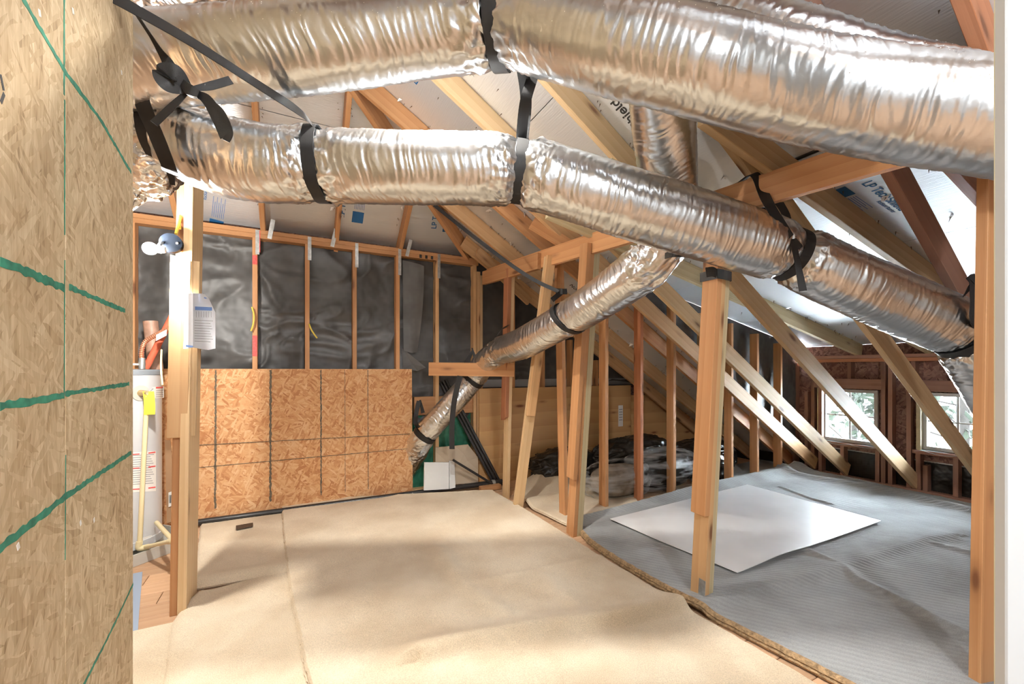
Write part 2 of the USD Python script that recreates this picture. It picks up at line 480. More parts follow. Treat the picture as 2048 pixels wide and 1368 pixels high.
def carpet(name, base, stain, fine=900.0, ribs=None):
    nodes = {"tc": ("texture_coordinate", {}), "n1": ("noise_texture", dict(scale=2.4, detail=3.0, roughness=0.55)), "r1": ("rgb_ramp", dict(ramp=[(0.36, stain), (0.62, base)])),
             "n2": ("noise_texture", dict(scale=fine / 4, detail=1.0, roughness=0.7)), "r2": ("map_range", dict(from_min=0.2, from_max=0.8, to_min=0.78, to_max=1.16)),
             "hv": ("hsv", {}), "bm": ("bump", dict(strength=0.55, distance=0.006)), "p": ("principled_bsdf", dict(roughness=0.95, specular_ior_level=0.1, sheen_weight=0.15))}
    links = [("tc.object", "n1.vector"), ("n1.fac", "r1.fac"), ("tc.object", "n2.vector"), ("n2.fac", "r2.value"), ("r1.color", "hv.color"), ("r2.result", "hv.value"),
             ("hv.color", "p.base_color"), ("bm.normal", "p.normal")]
    if ribs:
        nodes |= {"vr": ("vector_rotate", dict(rotate_type="z_axis", angle=ribs[0])), "wv": ("wave_texture", dict(bands_direction="y", profile="sine", scale=ribs[1], distortion=1.2, detail=2.0, detail_scale=1.5)),
                  "mx": ("mix_float", dict(fac=0.5)), "rm": ("map_range", dict(from_min=0.0, from_max=1.0, to_min=0.93, to_max=1.03)), "h2": ("hsv", {})}
        links = [l for l in links if l[0] != "hv.color"]
        links += [("tc.object", "vr.vector"), ("vr.vector", "wv.vector"), ("wv.fac", "mx.a"), ("n2.fac", "mx.b"), ("mx.result", "bm.height"),
                  ("wv.fac", "rm.value"), ("hv.color", "h2.color"), ("rm.result", "h2.value"), ("h2.color", "p.base_color")]
    else:
        links += [("n2.fac", "bm.height")]
    mats[name] = usdkit.material(stage, f"{LOOKS}/{name}", nodes, links, "p.BSDF")
    return mats[name]


carpet("carpet_beige", (0.76, 0.655, 0.50), (0.64, 0.52, 0.37))
carpet("carpet_grey", (0.38, 0.395, 0.40), (0.28, 0.285, 0.285), ribs=(TH, 9.0))
usdkit.material(stage, f"{LOOKS}/window_glass", {"t": ("transparent_bsdf", dict(color=(0.97, 0.98, 0.98))), "g": ("glossy_bsdf", dict(roughness=0.02)), "f": ("fresnel", dict(IOR=1.45)), "m": ("mix_closure", {})},
                [("f.fac", "m.fac"), ("t.BSDF", "m.closure1"), ("g.BSDF", "m.closure2")], "m.closure")
usdkit.material(stage, f"{LOOKS}/clear_film", {"tc": ("texture_coordinate", {}), "mp": ("mapping", dict(scale=(2.2, 5.0, 15.0), rotation=(0.0, 0.35, 0.5))), "n": ("noise_texture", dict(scale=1.0, detail=2.0, roughness=0.6)),
                "b": ("bump", dict(strength=0.35, distance=0.02)), "t": ("transparent_bsdf", dict(color=(0.92, 0.93, 0.93))), "d": ("principled_bsdf", dict(base_color=(0.75, 0.77, 0.78), roughness=0.18)),
                "r": ("map_range", dict(from_min=0.46, from_max=0.74, to_min=0.05, to_max=0.6)), "m": ("mix_closure", {})},
                [("tc.object", "mp.vector"), ("mp.vector", "n.vector"), ("n.fac", "b.height"), ("b.normal", "d.normal"), ("n.fac", "r.value"), ("r.result", "m.fac"), ("t.BSDF", "m.closure1"), ("d.BSDF", "m.closure2")], "m.closure")
for k in ("window_glass", "clear_film"):
    mats[k] = UsdShade.Material.Get(stage, f"{LOOKS}/{k}")
M = mats


def fir():
    return WF[R.choice([0, 0, 1, 1, 2])]

# ------------------------------------------------------------------ large structure
from shapely.geometry import Polygon, box as sbox


def hip_u(v):
    return (MAIN[0] - HIP[0] + HIP[1] * v) / MAIN[1]


CAP = 4.4
U_CAP, V_CAP = (MAIN[0] - CAP) / MAIN[1], (HIP[0] - CAP) / HIP[1]


def plane_normal(plane):
    n = UP + (A if plane[2] == "u" else Bv) * plane[1]
    return unit(n)


floor = struct("floor", "wooden plank subfloor of the attic under the carpets")
uvbox("subfloor", -4.4, 5.9, -2.2, 4.5, -0.12, -0.024, M["plank"], floor)
v = -2.0
while v < 4.25:
    u = -4.2
    while u < 5.7:
        l = min(R.uniform(2.4, 4.2), 5.72 - u)
        uvbox("plank", u, u + l - 0.003, v, v + 0.136, -0.022, 0.0 + R.uniform(-.001, .001), M["plank"], floor, along="u", c=0.003)
        u += l
    v += 0.14

ceiling = struct("ceiling", "foil-faced roof deck on exposed wooden rafters")
decks = {}


def deck(poly, plane, rows):
    """Foil-faced roof sheets of one roof plane, split into rows of sheets with narrow joints; an added dark backing keeps light out of the joints."""
    dk = raised(plane, 0.142)
    n = plane_normal(plane)
    P = Polygon(poly)
    for r0, r1 in zip(rows[:-1], rows[1:]):
        cut = sbox(r0 + 0.002, -20, r1 - 0.002, 20) if plane[2] == "u" else sbox(-20, r0 + 0.002, 20, r1 - 0.002)
        q = P.intersection(cut)
        for g in getattr(q, "geoms", [q]):
            if g.is_empty or g.area < 0.02:
                continue
            pts = np.array(g.exterior.coords)[:-1]
            o = pts.mean(0)
            ax = A if plane[2] == "v" else Bv
            o3 = W(o[0], o[1], zroof(dk, *o))
            fr = frame(o3, ax, np.cross(n, ax))
            w3 = np.array([W(p[0], p[1], zroof(dk, *p)) for p in pts])
            sl = poly_slab(w3, n, 0.012)
            sl.apply_transform(np.linalg.inv(fr))
            put("roof_sheet", sl, M["deck_foil"], ceiling, fr)
    w3 = np.array([W(p[0], p[1], zroof(raised(plane, 0.165), *p)) for p in poly])
    put("roof_underlay", poly_slab(w3, n, 0.03), M["felt"], ceiling)  # added behind the sheets to stop sky light leaking through


deck([(U_CAP, V_CAP), (hip_u(4.45), 4.45), (2.32, 4.45), (2.32, -2.1), (U_CAP, -2.1)], MAIN, [U_CAP, -0.75, 0.29, 1.33, 2.32])
deck([(2.32, 4.45), (5.85, 4.45), (5.85, CHEEK + 0.04), (2.32, CHEEK + 0.04)], MAIN, [2.32, 3.4, 4.44, 5.85])
deck([(2.2, CHEEK + 0.1), (5.9, CHEEK + 0.1), (5.9, -2.1), (2.2, -2.1)], SHED, [2.2, 3.33, 4.54, 5.9])
deck([(-4.3, 4.45), (hip_u(4.45), 4.45), (U_CAP, V_CAP), (-4.3, V_CAP)], HIP, [V_CAP, 2.6, 3.55, 4.45])
uvbox("flat_ceiling", -4.3, U_CAP + 0.05, -2.1, V_CAP + 0.05, CAP + 0.14, CAP + 0.17, M["deck_foil"], ceiling)  # out of view, caps the roof against sky light


def rafter(plane, c, s0, s1, mat=None, depth=0.14, t=0.038, name="rafter", parent=None, **k):
    n = plane_normal(plane)
    f_ = (lambda s: W(s, c, zroof(plane, s, c))) if plane[2] == "u" else (lambda s: W(c, s, zroof(plane, c, s)))
    return board(name, f_(s0) + n * depth / 2, f_(s1) + n * depth / 2, depth, t, n, mat or fir(), parent or ceiling, **k)


for c, mt in ((-1.4, None), (-0.8, None), (-0.2, None), (0.49, "fir_red"), (0.84, "wall_fir"), (1.31, "pine_pale"), (1.87, "pine_pale"), (2.47, "pine_pale"), (3.11, "fir_orange"), (3.66, "fir_tan"), (4.12, "fir_tan")):
    s0 = max(U_CAP, hip_u(c)) + 0.03
    rafter(MAIN, c, s0, 5.66 if c < CHEEK else 5.72, M[mt] if mt else None)
rafter(MAIN, 2.80, 1.2, 5.64, M["fir_tan"])                                     # carries the cheek wall
for c, mt in ((2.37, "pine_green"), (1.77, "pine_green"), (1.17, "pine_bark"), (0.69, "wall_fir"), (0.1, None), (-0.5, None)):
    rafter(SHED, c, 1.5 if c > 1 else 2.1, 5.74, M[mt] if mt else None)
for c in (-3.25, -2.65, -2.05, -1.45, -0.85, -0.25, 0.35, 0.95):
    s1 = (HIP[0] - MAIN[0] + MAIN[1] * c) / HIP[1]
    rafter(HIP, c, 4.36, max(s1, V_CAP) + 0.02, M["fir_orange"] if c > -1 else None)
h0, h1 = W(hip_u(4.33), 4.33, zroof(MAIN, hip_u(4.33), 0)), W(U_CAP, V_CAP, CAP)
hn = unit(np.cross(np.cross(h1 - h0, UP), h1 - h0))
hn = hn if hn[2] > 0 else -hn
board("hip_rafter", h0 + hn * 0.075, h1 + hn * 0.075, 0.17, 0.045, hn, M["fir_orange"], ceiling)

# --- back wall: framing, felt, plywood
wb = struct("wall_back", "framed back wall of bare studs over black felt")
ZP = 2.50
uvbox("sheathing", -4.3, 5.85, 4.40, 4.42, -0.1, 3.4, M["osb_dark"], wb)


def felt_sheet(u0, u1, z0, z1f, seed, amp=0.022, vv=4.365):
    nu, nz = max(8, int((u1 - u0) / 0.018)), 120
    us = np.linspace(u0, u1, nu)
    P = np.zeros((nz, nu, 3))
    for j, uu in enumerate(us):
        zz = np.linspace(z0, z1f(uu), nz)
        q = np.stack([np.full(nz, uu * 2.6), zz * 3.4, np.full(nz, seed)], 1)
        q2 = q + 1.3 * np.stack([noise(q * 0.8), noise(q * 0.8 + 9), q[:, 2] * 0], 1)
        d = 2.4 * (1 - np.abs(2 * noise(q2 * [1.7, 2.3, 1] + 4) - 1)) ** 6 * .35 + 2.1 * (1 - np.abs(2 * noise(q2) - 1)) ** 3 * 0.7 + fbm(q * 1.7, 3) * 0.6
        P[:, j] = np.array([W(uu, vv - amp * e, h) for e, h in zip(d, zz)])
    return sheet_mesh(P, 0.002, -Bv)


stud_u = [-1.95, -1.54, -1.13, -0.31, 0.10, 0.51, 0.92, 1.33, 1.76]
edges = [-4.2, -2.3, -1.13, -0.31, 0.51, 1.33, 1.80]
for i, (e0, e1) in enumerate(zip(edges[:-1], edges[1:])):
    put("felt", felt_sheet(e0, e1 + 0.02, 0.75 if e0 > 1.0 else 0.0, lambda q: ZP, i * 3.7), M["felt"], wb, smooth=True)
put("felt", felt_sheet(1.80, 5.6, 1.06, lambda q: max(1.10, min(ZP, zroof(raised(MAIN, 0.10), q, 0))), 31.0, 0.01), M["felt"], wb, smooth=True)
for s in stud_u:
    uvbox("stud", s - 0.019, s + 0.019, 4.245, 4.334, 0.038, ZP - 0.076, M["fir_orange"] if s < 1.0 else M["fir_tan"], wb)
uvbox("stud", 1.785, 1.823, 4.245, 4.334, 0.038, 2.36, M["fir_tan"], wb)
uvbox("stud", 1.83, 1.868, 4.28, 4.36, 0.038, 2.33, M["pine_pale"], wb)
for s in (2.25, 2.66, 3.07, 3.48):
    uvbox("stud", s - 0.019, s + 0.019, 4.262, 4.35, 1.0, zroof(MAIN, s, 0) + 0.02, M["fir_orange"], wb)
uvbox("bottom_plate", -4.2, 5.7, 4.245, 4.334, 0.0, 0.038, M["fir_tan"], wb)
uvbox("top_plate", -4.2, 1.80, 4.245, 4.334, ZP - 0.076, ZP - 0.038, M["fir_orange"], wb)
uvbox("top_plate", -4.2, 1.80, 4.245, 4.334, ZP - 0.037, ZP, M["fir_orange"], wb)
uvbox("blocking", 1.09, 1.74, 4.26, 4.34, 0.80, 0.99, M["fir_orange"], wb)
uvbox("flashing", 1.05, 4.15, 4.345, 4.358, 1.07, 1.16, M["flashing"], wb)
uvbox("plywood_panel", 1.80, 4.02, 4.225, 4.243, 0.0, 1.065, M["plywood"], wb, along="u")
uvbox("plywood_panel", 4.03, 5.55, 4.222, 4.240, 0.0, 0.93, M["plywood"], wb, along="u")
uvbox("green_sheet", 0.98, 1.80, 4.335, 4.345, 0.0, 0.80, M["green_wrap"], wb)
for s, dz in ((0.51, .22), (0.92, .25), (1.33, .24), (0.10, .2), (-0.31, .2)):
    uvbox("metal_strap", s + 0.004, s + 0.034, 4.2425, 4.2455, ZP - dz - .02, ZP - 0.005, M["galvanised"], wb, c=.0005)
for s in (-0.2, 0.31, 1.01, -0.78):
    board("metal_strap", W(s, 4.243, ZP - 0.07), W(s + 0.03, 4.20, ZP + 0.09), 0.035, 0.003, A, M["galvanised"], wb, c=.0005)
uvbox("red_mark", -0.30, -0.29 + 0.02, 4.2435, 4.2455, 2.30, 2.49, M["paint_red"], wb, c=.0003)
uvbox("red_mark", -0.328, -0.292, 4.2435, 4.2455, 2.19, 2.27, M["paint_red"], wb, c=.0003)
uvbox("red_mark", -0.328, -0.292, 4.2435, 4.2455, 1.39, 1.57, M["paint_red"], wb, c=.0003)
for k in range(3):
    uvbox("black_mark", 1.14 + k * 0.06, 1.165 + k * 0.06, 4.2435, 4.2455, ZP - 0.07, ZP - 0.035, M["ink_black"], wb, c=.0003)
# loose flap of lighter felt and a torn corner
fp = []
for i in range(24):
    t = i / 23
    a_, b_ = at(805 + 3 * t, 522 + 185 * t, 0), None
    l = onv(805 + 2 * t, 520 + 182 * t, 4.30)
    r = onv(848 + 4 * math.sin(t * 3.1) - 14 * t, 532 + 172 * t, 4.21)
    m_ = onv(830 - 6 * t, 526 + 180 * t, 4.285)
    fp.append([l, (l + m_) / 2, m_, (m_ + r) / 2 + (Bv * -.01), r])
put("felt_flap", sheet_mesh(np.array(fp), 0.002, -Bv), M["felt_flap"], wb, smooth=True)
put("felt_flap", poly_slab([onv(803, 695, 4.33), onv(852, 735, 4.20), onv(835, 742, 4.27), onv(806, 738, 4.31)], Bv, 0.002), M["felt_flap"], wb)
# red-striped sticker on the plywood
stk = uvbox("sticker", 3.80, 3.88, 4.222, 4.2245, 0.52, 0.80, M["label_white"], wb, c=.0004)
for k in range(5):
    uvbox("sticker_print", 3.812, 3.868, 4.2205, 4.2222, 0.60 + k * .035, 0.612 + k * .035, M["label_ink"], stk, c=.0003)

# --- window wall
wr = struct("wall_right", "low knee wall with two small windows and exposed framing")
WIN = []
for (xa, xb, ya, yb) in ((1646, 1757, 778, 884), (1846, 1992, 786, 906)):
    p, q = onu((xa + 0), (ya + yb) / 2, 5.75), onu(xb, (ya + yb) / 2, 5.75)
    zt, zb = onu((xa + xb) / 2, ya + 1, 5.75)[2], onu((xa + xb) / 2, yb + 1, 5.75)[2]
    WIN.append((q @ Bv, p @ Bv, zb, zt))
KT = 1.44
(w0a, w0b, w0z, w0t), (w1a, w1b, w1z, w1t) = WIN
cuts = [-2.1, w1a, w1b, w0a, w0b, 3.05]
X0, X1 = 5.762, 5.778
for i, (c0, c1) in enumerate(zip(cuts[:-1], cuts[1:])):
    if i in (1, 3):
        zb, zt = (w1z, w1t) if i == 1 else (w0z, w0t)
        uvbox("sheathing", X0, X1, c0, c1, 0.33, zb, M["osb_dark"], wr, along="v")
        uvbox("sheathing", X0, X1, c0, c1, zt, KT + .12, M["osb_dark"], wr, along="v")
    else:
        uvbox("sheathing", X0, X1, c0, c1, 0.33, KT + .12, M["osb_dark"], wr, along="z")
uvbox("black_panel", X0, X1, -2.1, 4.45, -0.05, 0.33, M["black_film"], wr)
uvbox("bottom_plate", WU, X0, -2.0, 3.0, 0.0, 0.038, M["wall_fir"], wr)
uvbox("top_plate", WU, X0, -2.0, 3.0, KT - 0.038, KT, M["wall_fir"], wr)
uvbox("top_plate", WU, X0, -2.0, 3.0, KT - 0.078, KT - 0.04, M["fir_red"], wr)
for px, z0, z1 in ((1588, .04, KT - .08), (1625, .04, KT - .08), (1640, .04, 1.17), (1612, .04, 1.0), (1684, .04, w0z - .04), (1754, .04, w0z - .04), (1766, .04, KT - .08), (1780, .04, KT - .08), (1817, .04, 1.17), (1836, .04, w1z - .04), (1911, .04, w1z - .04), (1850, .04, .3)):
    c = onu(px, 950, WU) @ Bv
    uvbox("stud", WU, X0, c - .019, c + .019, z0, z1, M["wall_fir"], wr)
for px in (1698, 1765, 1826, 1906):
    c = onu(px, 745, WU) @ Bv
    uvbox("stud", WU, X0, c - .019, c + .019, 1.17, KT - .08, M["wall_fir"], wr)
for (a_, b_, zb, zt) in WIN:
    uvbox("window_header", WU, X0, a_ - .06, b_ + .06, zt + .012, zt + .125, M["wall_fir"], wr)
    uvbox("sill_plate", WU, X0, a_ - .06, b_ + .06, zb - .045, zb - .007, M["wall_fir"], wr)
    uvbox("sheathing_edge", X0 - .012, X0, a_ - .1, b_ + .1, 0.325, .337, M["galvanised"], wr)
for i, (a_, b_, zb, zt) in enumerate(WIN):
    w = struct(f"window_{i + 1}", ("small four-pane window left of the two in the knee wall", "small four-pane window nearer the right post in the knee wall")[i])
    f_ = 0.035
    uvbox("frame", X0 - .03, X1 + .03, a_, b_, zb, zb + f_, M["vinyl_frame"], w)
    uvbox("frame", X0 - .03, X1 + .03, a_, b_, zt - f_, zt, M["vinyl_frame"], w)
    uvbox("frame", X0 - .03, X1 + .03, a_, a_ + f_, zb + f_, zt - f_, M["vinyl_frame"], w)
    uvbox("frame", X0 - .03, X1 + .03, b_ - f_, b_, zb + f_, zt - f_, M["vinyl_frame"], w)
    cv, cz = (a_ + b_) / 2, (zb + zt) / 2
    uvbox("muntin", X0 + .004, X0 + .014, cv - .008, cv + .008, zb + f_, zt - f_, M["vinyl_frame"], w)
    uvbox("muntin", X0 + .0045, X0 + .0135, a_ + f_, b_ - f_, cz - .008, cz + .008, M["vinyl_frame"], w)
    for (p0, p1) in ((a_ + f_, cv), (cv, b_ - f_)):
        for (q0, q1) in ((zb + f_, cz), (cz, zt - f_)):
            uvbox("pane", X0 + .007, X0 + .011, p0, p1, q0, q1, M["window_glass"], w, c=.0003)
    uvbox("side_jamb", WU + .005, X0 - .03, b_ - .004, b_ + .03, zb - .005, zt + .01, M["jamb_wood"], w)
    P = np.array([[W(WU - .012 + .1 * s, a_ - .04 + (b_ - a_ + .08) * t, zb - .006 + .004 * math.sin(9 * t + s) - .022 * (s < .2) * abs(math.sin(7 * t))) for t in np.linspace(0, 1, 24)] for s in (0, .15, .3, .8)])
    put("sill_flashing", sheet_mesh(P, .003, UP), M["house_wrap"], w, smooth=60)

# --- cheek wall of the dormer, on the far side
wc = struct("wall_side", "dormer cheek wall of studs with black felt and a pale wrap strip above the rafter")
cu = np.linspace(2.3, 5.7, 30)
zlo = lambda u, d=0.0: zroof(raised(MAIN, 0.145), u, 0) + d
P = np.array([[W(u, CHEEK + 0.075 - .008 * noise(np.array([u * 5, t * 4, 2.])), zlo(u) + (zroof(raised(SHED, .14), u, 0) - zlo(u)) * t) for t in np.linspace(0, 1, 10)] for u in cu])
put("felt", sheet_mesh(P, .004, -Bv), M["felt"], wc, smooth=True)
P = np.array([[W(u, CHEEK + 0.055, zlo(u) + min(.185, .9 * (zroof(raised(SHED, .14), u, 0) - zlo(u))) * t) for t in (0, 1)] for u in np.linspace(2.6, 5.66, 12)])
put("wrap_strip", sheet_mesh(P, .004, -Bv), M["house_wrap"], wc)
for s, mt in ((2.48, "fir_orange"), (2.905, "fir_red"), (3.345, "fir_orange"), (3.80, "fir_tan"), (4.24, "fir_orange"), (4.70, "fir_orange"), (5.16, "fir_orange")):
    uvbox("stud", s - .019, s + .019, CHEEK - .045, CHEEK + .044, 0.0, zroof(SHED if s > 2.2 else MAIN, s, 0) + .05, M[mt], wc)

# --- closing walls outside the picture and the near walls at both edges of it
wf = struct("wall_front", "unseen white wall behind the camera, bouncing light into the attic")  # out of view, white so that it bounces light forward
uvbox("drywall", -4.3, 5.9, -2.12, -2.1, -.1, 4.7, M["drywall_white"], wf)
wo = struct("wall_outer", "unseen end wall beyond the water heater, closing the attic against sky light")  # out of view, keeps sky light from entering at the side
uvbox("sheathing", -4.32, -4.3, -2.1, 4.42, -.1, 4.7, M["osb_weathered"], wo)

wl = struct("wall_left", "weathered strand board wall with green chalk lines at the left edge")
e0 = np.array([*(ray(266, 700)[:2] * 1.19), 0.0])
wdir = unit(np.array([502.0, -830.0, 0.0]))                     # along the wall, towards the camera
wn = unit(np.cross(UP, wdir))
wn = wn if wn @ -e0 > 0 else -wn                                # faces the camera
wall_l = lambda x, y, d=0.0: (lambda r: r * (((e0 + wn * d) @ wn) / (r[:2] @ wn[:2])) + EYEP)(ray(x, y))
seam = np.array([*(wall_l(131, 700)[:2]), 0])
sd = (seam - e0) @ wdir
for s0, s1 in ((0.0, sd - .0015), (sd + .0015, 1.5)):
    o = e0 + wdir * (s0 + s1) / 2 - wn * .006 + UP * 1.45
    put("strand_board_sheet", cbox(2.94, s1 - s0, .012, .001), M["osb_weathered"], wl, frame(o, UP, wdir))
put("backing", cbox(2.94, 1.49, .09, .001), M["fir_tan"], wl, frame(e0 + wdir * .76 - wn * .06 + UP * 1.45, UP, wdir))


def marker(name, pts, w, surf, n, mat, parent, seed=0, rag=0.35):
    """Ragged marker line drawn on a surface: pts are world points on it."""
    q, ss = resample(np.asarray(pts, float), 0.006)
    T = np.gradient(q, axis=0)
    T /= np.linalg.norm(T, axis=1, keepdims=True)
    side = np.cross(n, T)
    a = noise(np.stack([ss * 90, ss * 0 + seed, ss * 0], 1))
    b = noise(np.stack([ss * 70, ss * 0 + seed + 5, ss * 0], 1))
    wa, wb_ = w / 2 * (1 + rag * (2 * a - 1)), w / 2 * (1 + rag * (2 * b - 1))
    P = np.stack([q + side * wa[:, None], q - side * wb_[:, None]], 1) + n * .0006
    return put(name, sheet_mesh(P, .0005, n), mat, parent)


for i, (pts, w) in enumerate((([(0, 520), (128, 577)], .014), ([(138, 574), (250, 622)], .011), ([(0, 812), (128, 792)], .012), ([(130, 788), (258, 768)], .010),
                              ([(-10, 1104), (131, 993)], .013), ([(131, 993), (262, 905)], .011), ([(38, -15), (131, 145)], .010), ([(131, 145), (200, 238), (262, 345)], .010),
                              ([(128, -15), (128, 190)], .006), ([(129, 200), (129, 470)], .004), ([(129, 520), (128, 790)], .003), ([(266, 1168), (222, 1262), (166, 1372)], .008), ([(131, 910), (130, 1120)], .003))):
    marker("chalk_line", [wall_l(x, y) for x, y in pts], w, None, wn, M["chalk_green"], wl, i)
for x, y in ((79, 26), (243, 145), (146, 22), (188, 1040), (36, 1093), (161, 1046)):
    p = wall_l(x, y)
    put("paint_spot", cbox(.011, .008, .0015, .0006), M["label_white"], wl, frame(p, UP + wdir * .4, wdir))
for j, (x, y) in enumerate(((4, 165), (5, 196))):
    put("pen_mark", cbox(.02, .006, .0008, .0003), M["ink_black"], wl, frame(wall_l(x, y), UP + wdir * (.5 - j), wdir))

tr = struct("trim_1", "white painted wall end beside a bare stud at the right edge")
px_e = (1985 - CX) / FPX
put("wall_edge", cbox(2.9, .012, .010, .002), M["drywall_edge"], tr, frame([px_e * .625 + .006, .62, 1.45], UP, [1, 0, 0]))
put("drywall", cbox(2.9, .25, .016, .002), M["drywall_white"], tr, frame([.7125 + .125, .606, 1.45], UP, [1, 0, 0]))

# ------------------------------------------------------------------ posts and loose lumber
def lumber(name, label, cat, p0, p1, w, t, wdir, mat, group=None, **k):
    p0, p1 = np.asarray(p0, float), np.asarray(p1, float)
    th = thing(name, label, cat, p0, group)
    board("board", p0, p1, w, t, wdir, mat, th, **k)
    return th


# beam under the main rafters
bA, bB = at(976, 553, 4.28), at(1860, 277, 1.50)
bw = unit(bB - bA)
beam = thing("beam", "long orange beam running up to the right under the rafters", "beam", bA)
board("board", bA, bB, .145, .038, UP, M["fir_orange"], beam)
bm2 = thing("beam_scab", "short orange board lapped on the left end of the long beam", "board", bA)
side = unit(np.cross(bw, UP))
side = side if side @ bA < 0 else -side
board("board", bA + bw * -.02 + side * .0385 - UP * .02, bA + bw * .95 + side * .0385 - UP * .02, .135, .038, UP, M["fir_orange"], bm2)

def beam_at(x):
    k = (x - CX) / FPX
    s = (k * bA[1] - bA[0]) / (bw[0] - k * bw[1])
    return bA + bw * s


# front post: two plies and a short scab
pf = fl(1398, 1206)
pt = beam_at(1440)
post = thing("post", "thick doubled post standing on the gap between the beige and grey carpets", "post", pf)
board("ply", pf, pt, .089, .038, Bv, M["fir_tan"], post)
board("ply", pf + A * .0385 + Bv * .004, pt + A * .0385 + Bv * .004, .089, .038, Bv, M["pine_green"], post)
q0 = pf + (pt - pf) * .235
board("scab", q0 - A * .0385 - Bv * .006, pt - A * .0385 - Bv * .006, .089, .038, Bv, M["fir_orange"], post)
tie0 = pf + A * -.021 + UP * .02
board("metal_tie", tie0 - Bv * .03, tie0 - Bv * .03 + (pt - pf) * .06, .04, .003, Bv, M["galvanised"], post, c=.0005)

# second post
p2 = fl(1143, 1070)
t2 = beam_at(1178)
post2 = thing("post", "leaning pair of studs with a short scab, behind the descending duct", "post", p2)
board("ply", p2, t2, .089, .038, Bv, M["fir_orange"], post2)
board("ply", p2 + A * .045, t2 + A * .045, .089, .05, Bv, M["pine_green"], post2)
q0 = p2 + (t2 - p2) * .21
board("scab", q0 - A * .0385 - Bv * .012, t2 - A * .0385 - Bv * .012, .089, .038, Bv, M["fir_orange"], post2)

b0 = fl(1035, 1020)
b1 = beam_at(1100)
brace = thing("post", "pale slanting stud with a shorter board nailed to its face left of the leaning pair", "post", b0)
board("ply", b0, b1, .089, .038, A - Bv * .15, M["pine_pale"], brace)
q0 = b0 + (b1 - b0) * .40
board("scab", q0 - A * .014 - Bv * .0385, b1 - A * .014 - Bv * .0385, .075, .038, A - Bv * .15, M["fir_tan"], brace)

c0 = fl(1012, 996)
c1 = beam_at(1022)
st = thing("post", "upright stud beside the plywood carrying the short flat crossboard", "post", c0)
board("ply", c0, c1, .089, .038, Bv, M["pine_pale"], st)
q0 = c0 + (c1 - c0) * .36
board("scab", q0 - A * .0385 - Bv * .01, c1 - A * .0385 - Bv * .01, .089, .038, Bv, M["fir_red"], st, cuts=(-.5, 0))

d0 = fl(1128, 1036)
d1 = np.array([*(fl(1118, 1040)[:2]), 2.16])
lumber("post", "slim upright stud with black tape near its top", "post", d0, d1, .089, .038, Bv, M["fir_orange"])

k0, k1 = at(858, 738, 4.0), at(1029, 740, 3.93)
lumber("crossboard", "short flat board nailed across two studs in front of the lower duct", "board", k0, k1, .128, .03, UP, M["fir_orange"])

# left post
l0 = W(-.515, 2.80, 0)
l1 = W(-.475, 2.82, 3.2)
lp = thing("post", "tall post of stacked planks beside the water heater with paper pinned to it", "post", l0)
board("ply", l0, l1, .27, .038, Bv, M["pine_pale"], lp)
board("ply", l0 - A * .0385 + Bv * .02 + UP * .0, l1 - A * .0385 + Bv * .02, .23, .038, Bv, M["fir_orange"], lp)
s0_, s1_ = at(354, 876, 2.12), at(361, 515, 2.12)
board("scab", s0_ + Bv * .02, s1_ + Bv * .02, .085, .038, A, M["fir_tan"], lp, cuts=(0, -.25))
board("scab", s0_ + Bv * .062 + A * .025, s1_ + Bv * .062 + A * .03, .085, .038, A, M["pine_pale"], lp)

# right post
r0 = fl(1965, 1379)
r1 = np.array([r0[0] + .035, r0[1], 2.12])
lumber("post", "reddish stud close to the white wall end, crossing the right duct", "post", r0, r1, .089, .038, [1, 0.2, 0], M["fir_orange"])

# blocking under the main rafters
for (pa, pb, mt, lb) in (((1066, 442), (1150, 494), "fir_orange", "short block between rafters under the left joint of the lower duct"),
                         ((955, 500), (1060, 600), "fir_tan", "pale plank lying up the slope beside the wall corner")):
    a_, b_ = onroof(*pa, MAIN), onroof(*pb, MAIN)
    n = plane_normal(MAIN)
    lumber("block", lb, "board", a_ - n * .02, b_ - n * .02, .10, .036, n, M[mt])

# strand board sheet against the back wall
ob = thing("strand_board", "orange strand board sheet with dark printed lines leaning on the back wall", "board", W(-.16, 4.2, 0))
nb = unit(-Bv + UP * .03)
o = W(-.16, 4.225, .655)
put("sheet", cbox(2.44, 1.25, .014, .001), M["osb_fresh"], ob, frame(o, A, UP + Bv * .03))
for px, w in ((431, .014), (541, .016), (642, .012), (690, .004), (736, .006)):
    u_ = onv(px, 880, 4.22) @ A
    marker("printed_line", [W(u_, 4.2, .03) , W(u_, 4.235, 1.27)], w, None, nb, M["line_dark"], ob, px, .5)
for z_ in (.31, .56):
    P0, P1 = onv(345, 940 if z_ < .5 else 893, 4.21), onv(820, 897 if z_ < .5 else 868, 4.21)
    q = lambda p: p * 1.0
    marker("printed_line", [q(P0), q(P1)], .005, None, nb, M["line_dark"], ob, z_ * 10, .4)

